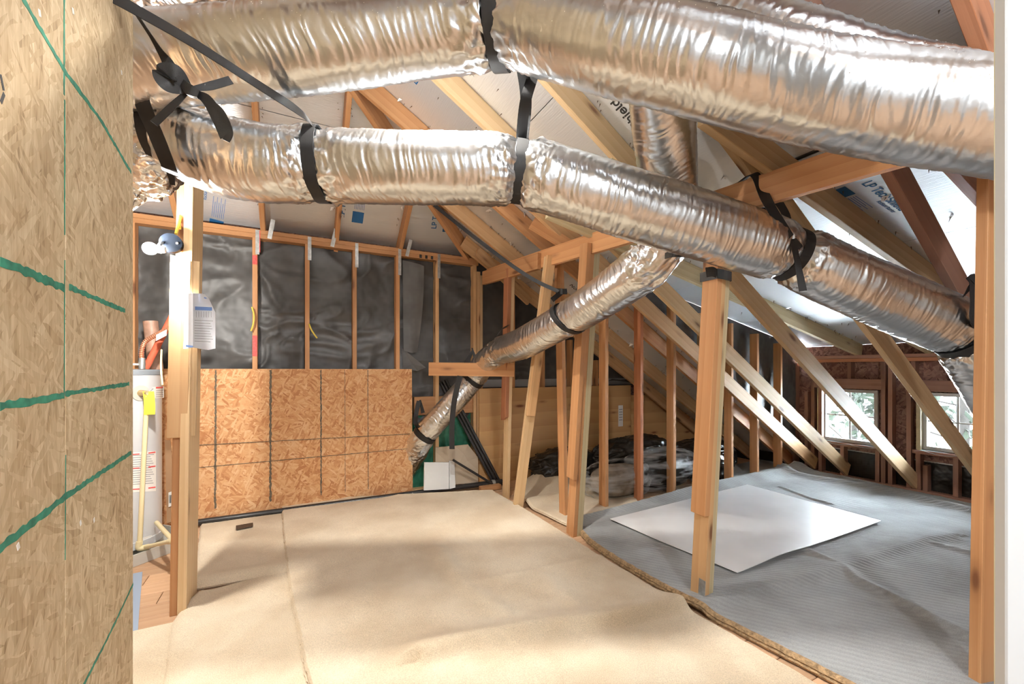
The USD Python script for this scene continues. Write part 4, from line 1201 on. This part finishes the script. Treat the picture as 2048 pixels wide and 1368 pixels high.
# cables
for pts, lb in (([(356, 352, 2.22), (362, 395, 2.2), (361, 430, 2.17), (352, 468, 2.12)], "yellow cable hanging nearest the glowing bulb down the tall post"),
                ([(366, 352, 2.24), (369, 395, 2.22), (366, 425, 2.2), (359, 458, 2.16)], "yellow cable hanging along the tall post, right of its twin")):
    c_ = thing("cable", lb, "cable", at(*pts[0]))
    pipe("sheath", [at(*p) for p in pts], .0075, M["cable_yellow"], c_)
for pts, lb in (([(504, 614, 4.2), (508, 632, 4.19), (506, 650, 4.19), (502, 662, 4.2)], "short yellow cable end on the back wall stud with red paint"),
                ([(618, 648, 4.2), (622, 658, 4.18), (628, 668, 4.18), (634, 676, 4.2)], "short yellow cable end poking out by the second stud of the back wall")):
    P = [onv(x, y, v_) for x, y, v_ in pts]
    c_ = thing("cable", lb, "cable", P[0])
    pipe("sheath", P, .007, M["cable_yellow"], c_)

# ------------------------------------------------------------------ pipes and sheets in the far corner
def rod(label, a_, b_, r, name="black_pipe"):
    t = thing(name, label, "pipe", a_)
    pipe("pipe", [a_, b_], r, M["pipe_black"], t, sides=16)
    return t


g0, g1 = fl(390, 1046, .04), fl(1004, 963, .06)
gp = rod("long black pipe lying on the floor along the back wall", g0, g1, .027)
put("clamp_band", sweep([g0 + (g1 - g0) * .955, g0 + (g1 - g0) * .968], .032, 18), M["galvanised"], gp, smooth=40)
lt, lb_ = onv(886, 762, 4.31), onv(998, 974, 4.12)
off = unit(np.cross(lb_ - lt, Bv))
for k, lb in enumerate(("leaning dark pipe in the far corner, upper of three side by side", "leaning dark pipe in the far corner, middle of three side by side", "leaning dark pipe in the far corner, lowest of three side by side")):
    o_ = off * (k - 1) * .034 * (1 if off[0] < 0 else -1)
    rod(lb, lt + o_ + Bv * .0, lb_ + o_, .016)
rod("thin dark rod propped on the floor pipe in front of the white boards", onv(906, 920, 4.0), onv(985, 968, 4.02), .012)
wbd = thing("white_sheet", "small white foam board with a grey joint leaning by the corner", "board", onv(885, 975, 4.1))
put("sheet", poly_slab([onv(849, 925, 4.14), onv(898, 925, 4.14), onv(898, 978, 4.02), onv(848, 981, 4.02)], Bv, .02), M["foam_white"], wbd)
put("sheet", poly_slab([onv(899, 922, 4.145), onv(909, 922, 4.145), onv(911, 975, 4.03), onv(899, 978, 4.03)], Bv, .02), M["foam_white"], wbd)
gpw = thing("plywood_sheet", "greyish thin plywood sheet leaning behind the white foam board", "board", onv(910, 975, 4.15))
put("sheet", poly_slab([onv(871, 895, 4.21), onv(936, 889, 4.21), onv(956, 915, 4.2), onv(956, 965, 4.1), onv(871, 972, 4.1)], Bv, .012), M["plywood_grey"], gpw)
bkl = thing("wood_block", "short wooden block at the far right corner of the beige carpet", "block", fl(975, 978))
board("block", fl(960, 978, .03), fl(1000, 972, .03), .05, .06, UP, M["fir_orange"], bkl)

# ------------------------------------------------------------------ carpets
def line_at(poly, t):
    p = np.asarray(poly, float)
    s = np.r_[0, np.cumsum(np.linalg.norm(np.diff(p, axis=0), axis=1))]
    s /= s[-1]
    return np.stack([np.interp(t, s, p[:, k]) for k in range(p.shape[1])], -1)


def seg_dist(P, a_, b_):
    d = b_ - a_
    t = np.clip(((P - a_) @ d) / (d @ d), 0, 1)
    e = P - (a_ + t[..., None] * d)
    sgn = np.sign(d[0] * e[..., 1] - d[1] * e[..., 0])
    return np.linalg.norm(e, axis=-1) * sgn, t


def carpet_piece(name, label, left, right, z, mat, n, m_, ridges=(), amp=.012, extra=None, thick=.014, seed=0, edge=None, rough=.0):
    lw = np.array([fl(*p, z)[:2] for p in left])
    rw = np.array([fl(*p, z)[:2] for p in right])
    t = np.linspace(0, 1, n)
    L, Rr = line_at(lw, t), line_at(rw, t)
    s = np.linspace(0, 1, m_)
    XY = L[:, None] * (1 - s)[None, :, None] + Rr[:, None] * s[None, :, None]
    if rough:
        XY = XY + rough * (np.stack([noise(np.dstack([XY * 30, XY[..., :1] * 0 + seed])), noise(np.dstack([XY * 30, XY[..., :1] * 0 + seed + 9]))], -1) - .5) * ((s < .001) | (s > .999) | (t[:, None] < .001))[..., None]
    q = np.dstack([XY * 1.6, XY[..., :1] * 0 + seed])
    Z = z + amp * (fbm(q, 3) - .3) + .0016 * (noise(np.dstack([XY * 55, XY[..., :1] * 0 + seed])) - .5)
    for (pl, h, w1, w2) in ridges:
        for pa, pb in zip(pl[:-1], pl[1:]):
            d, tt = seg_dist(XY, fl(*pa, z)[:2], fl(*pb, z)[:2])
            wob = 1 + .35 * (noise(np.dstack([XY * 5, XY[..., :1] * 0 + 3.])) - .5)
            g = h * wob * np.where(d > 0, np.exp(-(d / w1) ** 2), np.exp(-(d / w2) ** 2))
            Z = np.maximum(Z, z + amp * .2 + g) if h > 0 else Z + g
    if extra:
        Z = extra(XY, Z, t[:, None], s[None, :])
    P = np.dstack([XY, Z])
    th = thing(name, label, "carpet", P[n // 2, m_ // 2] * [1, 1, 0])
    put("pile", sheet_mesh(P, thick, UP), mat, th, smooth=50)
    if edge is not None:
        side, hh = edge
        E_ = P[:, 0] if side == "left" else P[:, -1]
        inn = P[:, 1] if side == "left" else P[:, -2]
        dirs = E_ - inn
        dirs[:, 2] = 0
        dirs /= np.linalg.norm(dirs, axis=1, keepdims=True) + 1e-9
        k = len(E_)
        wv = .004 * (noise(np.stack([np.arange(k) * .9, np.zeros(k), np.zeros(k)], 1)) - .5)
        q = np.stack([E_ + UP * .001 - dirs * .012, E_ + UP * .0005 + dirs * (.004 + wv)[:, None], E_ + dirs * (.013 + wv)[:, None] - UP * hh * .35, E_ + dirs * (.006 + wv)[:, None] - UP * hh * .55, E_ + dirs * (.016 - wv)[:, None] - UP * hh * .72, E_ + dirs * .006 - UP * hh], 1)
        put("cut_edge", sheet_mesh(q, .004, UP), M["carpet_edge"] if mat is M["carpet_grey"] else mat, th, smooth=50)
    return th, P


G = M["carpet_beige"]
carpet_piece("carpet", "narrow strip of beige carpet at the lower left corner beside the left board wall", [(266, 1262), (264, 1320), (262, 1400), (258, 1500)], [(370, 1240), (370, 1320), (365, 1400), (360, 1500)], .012, G, 40, 24, seed=11)
carpet_piece("carpet", "lowest beige carpet in the left foreground, tucked round the foot of the tall post", [(402, 1186), (376, 1212), (352, 1246), (345, 1300), (335, 1368), (318, 1480), (290, 1640)], [(640, 1120), (650, 1160), (660, 1230), (665, 1300), (670, 1368), (690, 1480), (720, 1640)], .022, G, 90, 60, ridges=[([(395, 1192), (360, 1250), (350, 1310)], .018, .05, .03)], seed=12, edge=("left", .02))
tq, tP = carpet_piece("carpet", "small beige carpet bearing a black tape strip, left of the big carpet", [(406, 1042), (403, 1080), (398, 1130), (394, 1164), (394, 1172)], [(640, 1010), (642, 1050), (645, 1090), (648, 1124), (648, 1130)], .034, G, 60, 70, seed=13,
             extra=lambda XY, Z, t, s: Z + .014 * np.exp(-((t - .93) / .05) ** 2) - .02 * np.clip((t - .96) / .04, 0, 1), edge=("left", .03))
tb = thing("tape", "short strip of black tape lying on the small beige carpet", "tape", fl(490, 1050, .05))
put("strip", sheet_mesh(np.array([[fl(472 + 34 * s, 1051 - 6 * s + 8 * t_, .052 - .004 * s) for s in np.linspace(0, 1, 8)] for t_ in (0, 1)]), .002, UP), M["tape_black"], tb)
carpet_piece("carpet", "big beige carpet covering the middle of the attic floor", [(566, 1003), (570, 1060), (580, 1140), (590, 1198), (602, 1252), (616, 1320), (632, 1400), (660, 1560), (690, 1750)],
             [(985, 982), (1040, 1012), (1100, 1049), (1200, 1112), (1310, 1178), (1395, 1230), (1500, 1290), (1640, 1372), (1900, 1530)], .056, G, 230, 190,
             ridges=[([(850, 1318), (960, 1290), (1100, 1262), (1250, 1242), (1395, 1205)], .055, .11, .03), ([(880, 1100), (930, 1170), (1020, 1235)], .015, .05, .07), ([(930, 1168), (1080, 1140), (1215, 1112)], .012, .022, .04), ([(1080, 1150), (1130, 1190), (1190, 1240)], .010, .06, .06), ([(565, 1000), (780, 990), (985, 980)], .02, .05, .05)],
             seed=14, amp=.016, edge=("left", .035), rough=.006)


def grey_extra(XY, Z, t, s):
    u_ = XY @ A[:2]
    v_ = XY @ Bv[:2]
    Z = Z + .10 * np.clip((u_ - 5.38) / .28, 0, 1) ** 1.6 * np.clip((3.2 - v_) / .2, .4, 1)
    Z = Z + .045 * np.exp(-((u_ - 5.22 - .05 * np.sin(v_ * 4)) / .06) ** 2)
    Z = Z + .06 * np.clip((v_ - 2.72) / .14, 0, 1) ** 1.5
    return Z


carpet_piece("carpet", "large grey ribbed carpet lying face down towards the two windows", [(1140, 1042), (1156, 1052), (1180, 1080), (1240, 1120), (1310, 1160), (1400, 1214), (1500, 1265), (1600, 1316), (1700, 1368), (1960, 1500)],
             [(1588, 937), (1640, 948), (1720, 964), (1800, 981), (1880, 997), (1945, 1011), (2050, 1034), (2200, 1066), (2400, 1110), (2800, 1200)], .040, M["carpet_grey"], 210, 220,
             ridges=[([(1605, 1100), (1690, 1140), (1710, 1160), (1960, 1290)], .028, .05, .02), ([(1400, 1215), (1640, 1150), (1720, 1125), (1850, 1080), (1900, 1076)], .026, .14, .05), ([(1560, 975), (1620, 998), (1660, 1010)], .018, .03, .02), ([(1830, 1080), (1880, 1092), (1960, 1112)], .015, .03, .03)],
             seed=15, amp=.018, extra=grey_extra, edge=("left", .036), rough=.008)
carpet_piece("carpet", "leftover beige carpet bunched up between the posts and the plastic bundles", [(1050, 962), (1046, 985), (1052, 1008), (1120, 1040), (1150, 1052)], [(1180, 935), (1235, 960), (1265, 985), (1275, 1005), (1262, 1016)], .03, G, 60, 60, seed=16, amp=.03,
             extra=lambda XY, Z, t, s: Z + .26 * np.exp(-((t - .12) / .16) ** 2 - ((s - .42) / .30) ** 2) + .05 * np.exp(-((t - .55) / .05) ** 2) * (s < .9), edge=("left", .025))
carpet_piece("carpet", "grey carpet edge lying under the cheek wall studs", [(1395, 945), (1400, 965), (1405, 982)], [(1585, 905), (1590, 920), (1592, 934)], .02, M["carpet_grey"], 20, 40, seed=17)
ws = thing("white_sheet", "large thin white panel lying flat on the grey carpet", "board", fl(1490, 1050))
zq = .062
C4 = [fl(x, y, zq) for x, y in ((1220, 1038), (1495, 969), (1762, 1042), (1475, 1147))]
P = np.array([[(1 - s) * ((1 - t) * C4[0] + t * C4[3]) + s * ((1 - t) * C4[1] + t * C4[2]) + UP * (.012 * (fbm(np.array([s * 2.2, t * 2.2, 1.]), 2) - .2) + (.022 * np.exp(-((t - .95) / .12) ** 2 - ((s - .25) / .15) ** 2))) for s in np.linspace(0, 1, 40)] for t in np.linspace(0, 1, 40)])
put("panel", sheet_mesh(P, .004, UP), M["white_board"], ws, smooth=50)

# ------------------------------------------------------------------ plastic bundles behind the studs
def blob(center, rad, ax, seed, fold=.05, fine=.03, sub=5):
    m_ = trimesh.creation.icosphere(sub)
    v_ = np.array(m_.vertices)
    v_ = np.sign(v_) * np.abs(v_) ** .8
    q = v_ * 2.2 + seed
    q2 = q + .8 * np.stack([noise(q * 1.1), noise(q * 1.1 + 5), noise(q * 1.1 + 9)], -1)
    cr = (1 - np.abs(2 * noise(q2 * 1.8) - 1)) ** 3
    v_ = v_ * (1 + fold * (fbm(q * .8, 2) - .5) * 4 + fine * cr * 2)[:, None]
    X, Y_ = unit(ax), unit(np.cross(UP, ax))
    w = center + v_[:, :1] * rad[0] * X + v_[:, 1:2] * rad[1] * Y_ + v_[:, 2:] * rad[2] * UP
    w[:, 2] = np.maximum(w[:, 2], .006)
    return trimesh.Trimesh(w, m_.faces, process=False)


for (x, y, Y, rd, sd, lb) in ((1130, 905, 4.75, (.42, .22, .20), 3, "left black plastic bundle with a twisted end against the plywood"), (1270, 893, 4.95, (.55, .24, .25), 8, "middle black plastic bundle behind the studs"),
                              (1400, 893, 5.1, (.50, .24, .22), 14, "right black plastic bundle behind the studs near the sloping rafters"), (1420, 935, 4.75, (.30, .14, .20), 21, "small shiny black bag beside the thick post")):
    c = at(x, y, Y)
    c[2] = rd[2] * .85
    b_ = thing("plastic_bundle", lb, "bundle", [c[0], c[1], 0])
    put("film", blob(c, rd, A, sd, .05, .05), M["black_film"], b_, smooth=True)
for (x, Y, r_, l_, sd, lb, mt) in ((1236, 4.12, .18, .34, 31, "tan roll wrapped in clear plastic, lower left of the two", "insul_tan"), (1326, 4.42, .21, .42, 44, "dark roll wrapped in clear plastic behind the middle studs", "black_film")):
    c = at(x, 900, Y)
    c[2] = r_ * 1.0
    b_ = thing("wrapped_roll", lb, "bundle", [c[0], c[1], 0])
    put("roll", blob(c, (l_ * .88, r_ * .84, r_ * .84), A, sd, .03, .02, 4), M[mt], b_, smooth=True)
    put("film", blob(c + UP * .01, (l_ * 1.12, r_ * 1.06, r_ * 1.06), A, sd + 3, .06, .028), M["clear_film"], b_, smooth=True)

# ------------------------------------------------------------------ print on the roof sheets
def deck_text(text, p0, p1, plane, height, mat="ink_blue", bold=False, end=False):
    dk = raised(plane, 0.1405)
    a_, b_ = onroof(*p0, dk), onroof(*p1, dk)
    n = plane_normal(plane)
    tm = meshkit.text_mesh(text, height, .001, bold)
    if end:
        a_ = b_ - unit(b_ - a_) * tm.bounds[1][0]
    fr_ = frame(a_, b_ - a_, np.cross(b_ - a_, n))
    put("printed_lettering", tm, M[mat], ceiling, fr_)
    return fr_


def deck_rect(fr_, x0, x1, y0, y1, mat="ink_blue", name="printed_block"):
    put(name, cbox(x1 - x0, y1 - y0, .0008, .0002), M[mat], ceiling, fr_ @ trimesh.transformations.translation_matrix([(x0 + x1) / 2, (y0 + y1) / 2, .0004]))


def brand(p0, p1, plane, h, mat="ink_blue", small=True):
    f_ = deck_text("LP TechShield", p0, p1, plane, h, mat, True)
    if small:
        f2 = f_ @ trimesh.transformations.translation_matrix([h * 5.2, -h * .75, 0])
        put("printed_lettering", meshkit.text_mesh("Radiant Barrier", h * .42, .001), M[mat], ceiling, f2)
        deck_rect(f_, -h * .6, h * 1.8, -h * 3.4, -h * 1.4)
        for k in range(7):
            deck_rect(f_, h * 2.3, h * (6.4 - (k * 3) % 2), -h * (1.7 + k * .27), -h * (1.62 + k * .27), "paper_blue", "printed_line")
    return f_


brand((1722, 367), (1790, 415), SHED, .042)
brand((688, 436), (693, 385), HIP, .05)
brand((872, 458), (880, 400), HIP, .05)
brand((433, 66), (440, 10), HIP, .075)
brand((398, 448), (402, 392), HIP, .05)
deck_text("LP TechShield", (1300, 270), (1232, 196), MAIN, .05, "ink_black", True, end=True)
deck_text("LP TechShield", (832, 170), (856, 138), MAIN, .05, "ink_blue", True)
deck_text("No. 2", (1138, 570), (1160, 588), MAIN, .05, "ink_black", False)

# ------------------------------------------------------------------ nail tips and torn foil under the roof sheets
def scatter(plane, region, count, seed, near=None):
    rs = np.random.RandomState(seed)
    n = plane_normal(plane)
    nails, scraps = [], []
    dk = raised(plane, 0.139)
    done = 0
    while done < count:
        uu, vv = rs.uniform(region[0], region[1]), rs.uniform(region[2], region[3])
        row = rs.randint(3)
        if near is not None and rs.rand() < .72:
            c = near[rs.randint(len(near))] + rs.choice([-1, 1]) * rs.uniform(.025, .06)
            uu, vv = (uu, c) if plane[2] == "u" else (c, vv)
        if plane is HIP and uu > hip_u(vv) - .05 or plane is MAIN and uu < hip_u(vv) + .05:
            continue
        done += 1
        p = W(uu, vv, zroof(dk, uu, vv))
        tip = p - n * rs.uniform(.018, .036) + np.array([*rs.uniform(-.008, .008, 2), 0])
        ax = unit(p - tip)
        s1 = unit(np.cross(ax, [.3, .7, .2])); s2 = np.cross(ax, s1)
        nails.append((np.array([p + s1 * .0034, p - s1 * .0017 + s2 * .003, p - s1 * .0017 - s2 * .003, tip]), np.array([[0, 1, 3], [1, 2, 3], [2, 0, 3], [0, 2, 1]])))
        if rs.rand() < .55:
            k = rs.uniform(.009, .026)
            t1, t2 = unit(np.cross(n, rs.normal(size=3))), None
            t2 = np.cross(n, t1)
            b_ = p + t1 * .006
            scraps.append((np.array([b_ - t1 * k, b_ + t2 * k * .8, b_ + t1 * k - n * k * rs.uniform(.5, 1.4), b_ - t2 * k * .4 - n * k * .6, b_ - n * k * .2]), np.array([[0, 1, 2], [0, 2, 3], [0, 4, 1], [1, 4, 2], [2, 4, 3], [3, 4, 0]])))

    def cat(l):
        o, V, F_ = 0, [], []
        for v_, f_ in l:
            V.append(v_); F_.append(f_ + o); o += len(v_)
        return np.vstack(V), np.vstack(F_)
    put("nail_tips", cat(nails), M["nail_steel"], ceiling, kind="stuff")
    put("foil_tears", cat(scraps), M["foil_scrap"], ceiling, kind="stuff")


scatter(MAIN, (-.3, 2.2, .3, 4.2), 460, 1, [.49, .86, 1.31, 1.87, 2.47, 3.11, 3.66, 4.12])
scatter(MAIN, (2.2, 5.4, 3.0, 4.2), 150, 2, [3.11, 3.66, 4.12])
scatter(SHED, (2.3, 5.5, .3, 2.9), 330, 3, [2.37, 1.77, 1.17, .69])
scatter(HIP, (-1.6, 1.5, 2.2, 4.2), 220, 4, [-1.45, -.85, -.25, .35, .95])

# ------------------------------------------------------------------ outside the windows
for i, (u_, v_, h_, sd, lb) in enumerate(((9.0, 3.8, 1.4, 51, "tree outside the left window, coloured as a dark silhouette"), (8.6, 2.3, 1.5, 52, "tree outside the right window, coloured as a dark silhouette"))):
    rs = np.random.RandomState(sd)
    base = W(u_, v_, -3.0)
    t = thing("tree", lb, "tree", base)
    top = W(u_, v_, h_)
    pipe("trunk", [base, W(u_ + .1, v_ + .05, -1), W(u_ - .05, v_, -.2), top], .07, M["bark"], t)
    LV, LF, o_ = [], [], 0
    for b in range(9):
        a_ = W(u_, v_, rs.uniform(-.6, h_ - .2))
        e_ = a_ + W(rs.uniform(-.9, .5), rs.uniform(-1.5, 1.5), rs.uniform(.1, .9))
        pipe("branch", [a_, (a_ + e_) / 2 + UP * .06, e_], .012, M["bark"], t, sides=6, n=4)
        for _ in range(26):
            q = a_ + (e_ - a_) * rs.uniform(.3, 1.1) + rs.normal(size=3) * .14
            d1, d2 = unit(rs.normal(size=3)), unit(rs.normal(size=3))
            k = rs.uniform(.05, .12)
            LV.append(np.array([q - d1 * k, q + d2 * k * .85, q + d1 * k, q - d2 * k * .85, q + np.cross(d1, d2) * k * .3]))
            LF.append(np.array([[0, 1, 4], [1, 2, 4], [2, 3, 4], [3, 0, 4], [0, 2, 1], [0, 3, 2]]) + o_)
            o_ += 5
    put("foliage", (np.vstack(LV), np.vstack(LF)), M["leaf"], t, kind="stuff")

# ------------------------------------------------------------------ repeats of a kind belong together
GROUPS = {"flexible_duct": "foil flexible ducts", "hanger_strap": "black hanger straps", "post": "upright posts and braces", "carpet": "carpet pieces on the attic floor", "cable": "yellow cables", "tape": "pieces of black tape",
          "black_pipe": "black pipes in the far corner", "white_sheet": "white panels", "plastic_bundle": "black plastic bundles", "wrapped_roll": "rolls in clear plastic", "tree": "trees outside the windows", "block": "loose wooden blocks", "ceiling_bulb": "unseen bulbs lighting the attic"}
for p in stage.GetPrimAtPath("/World").GetChildren():
    k = p.GetName().rstrip("0123456789").rstrip("_")
    if k in GROUPS and used.get("/World/" + k, 0) > 1:
        p.SetCustomDataByKey("group", GROUPS[k])
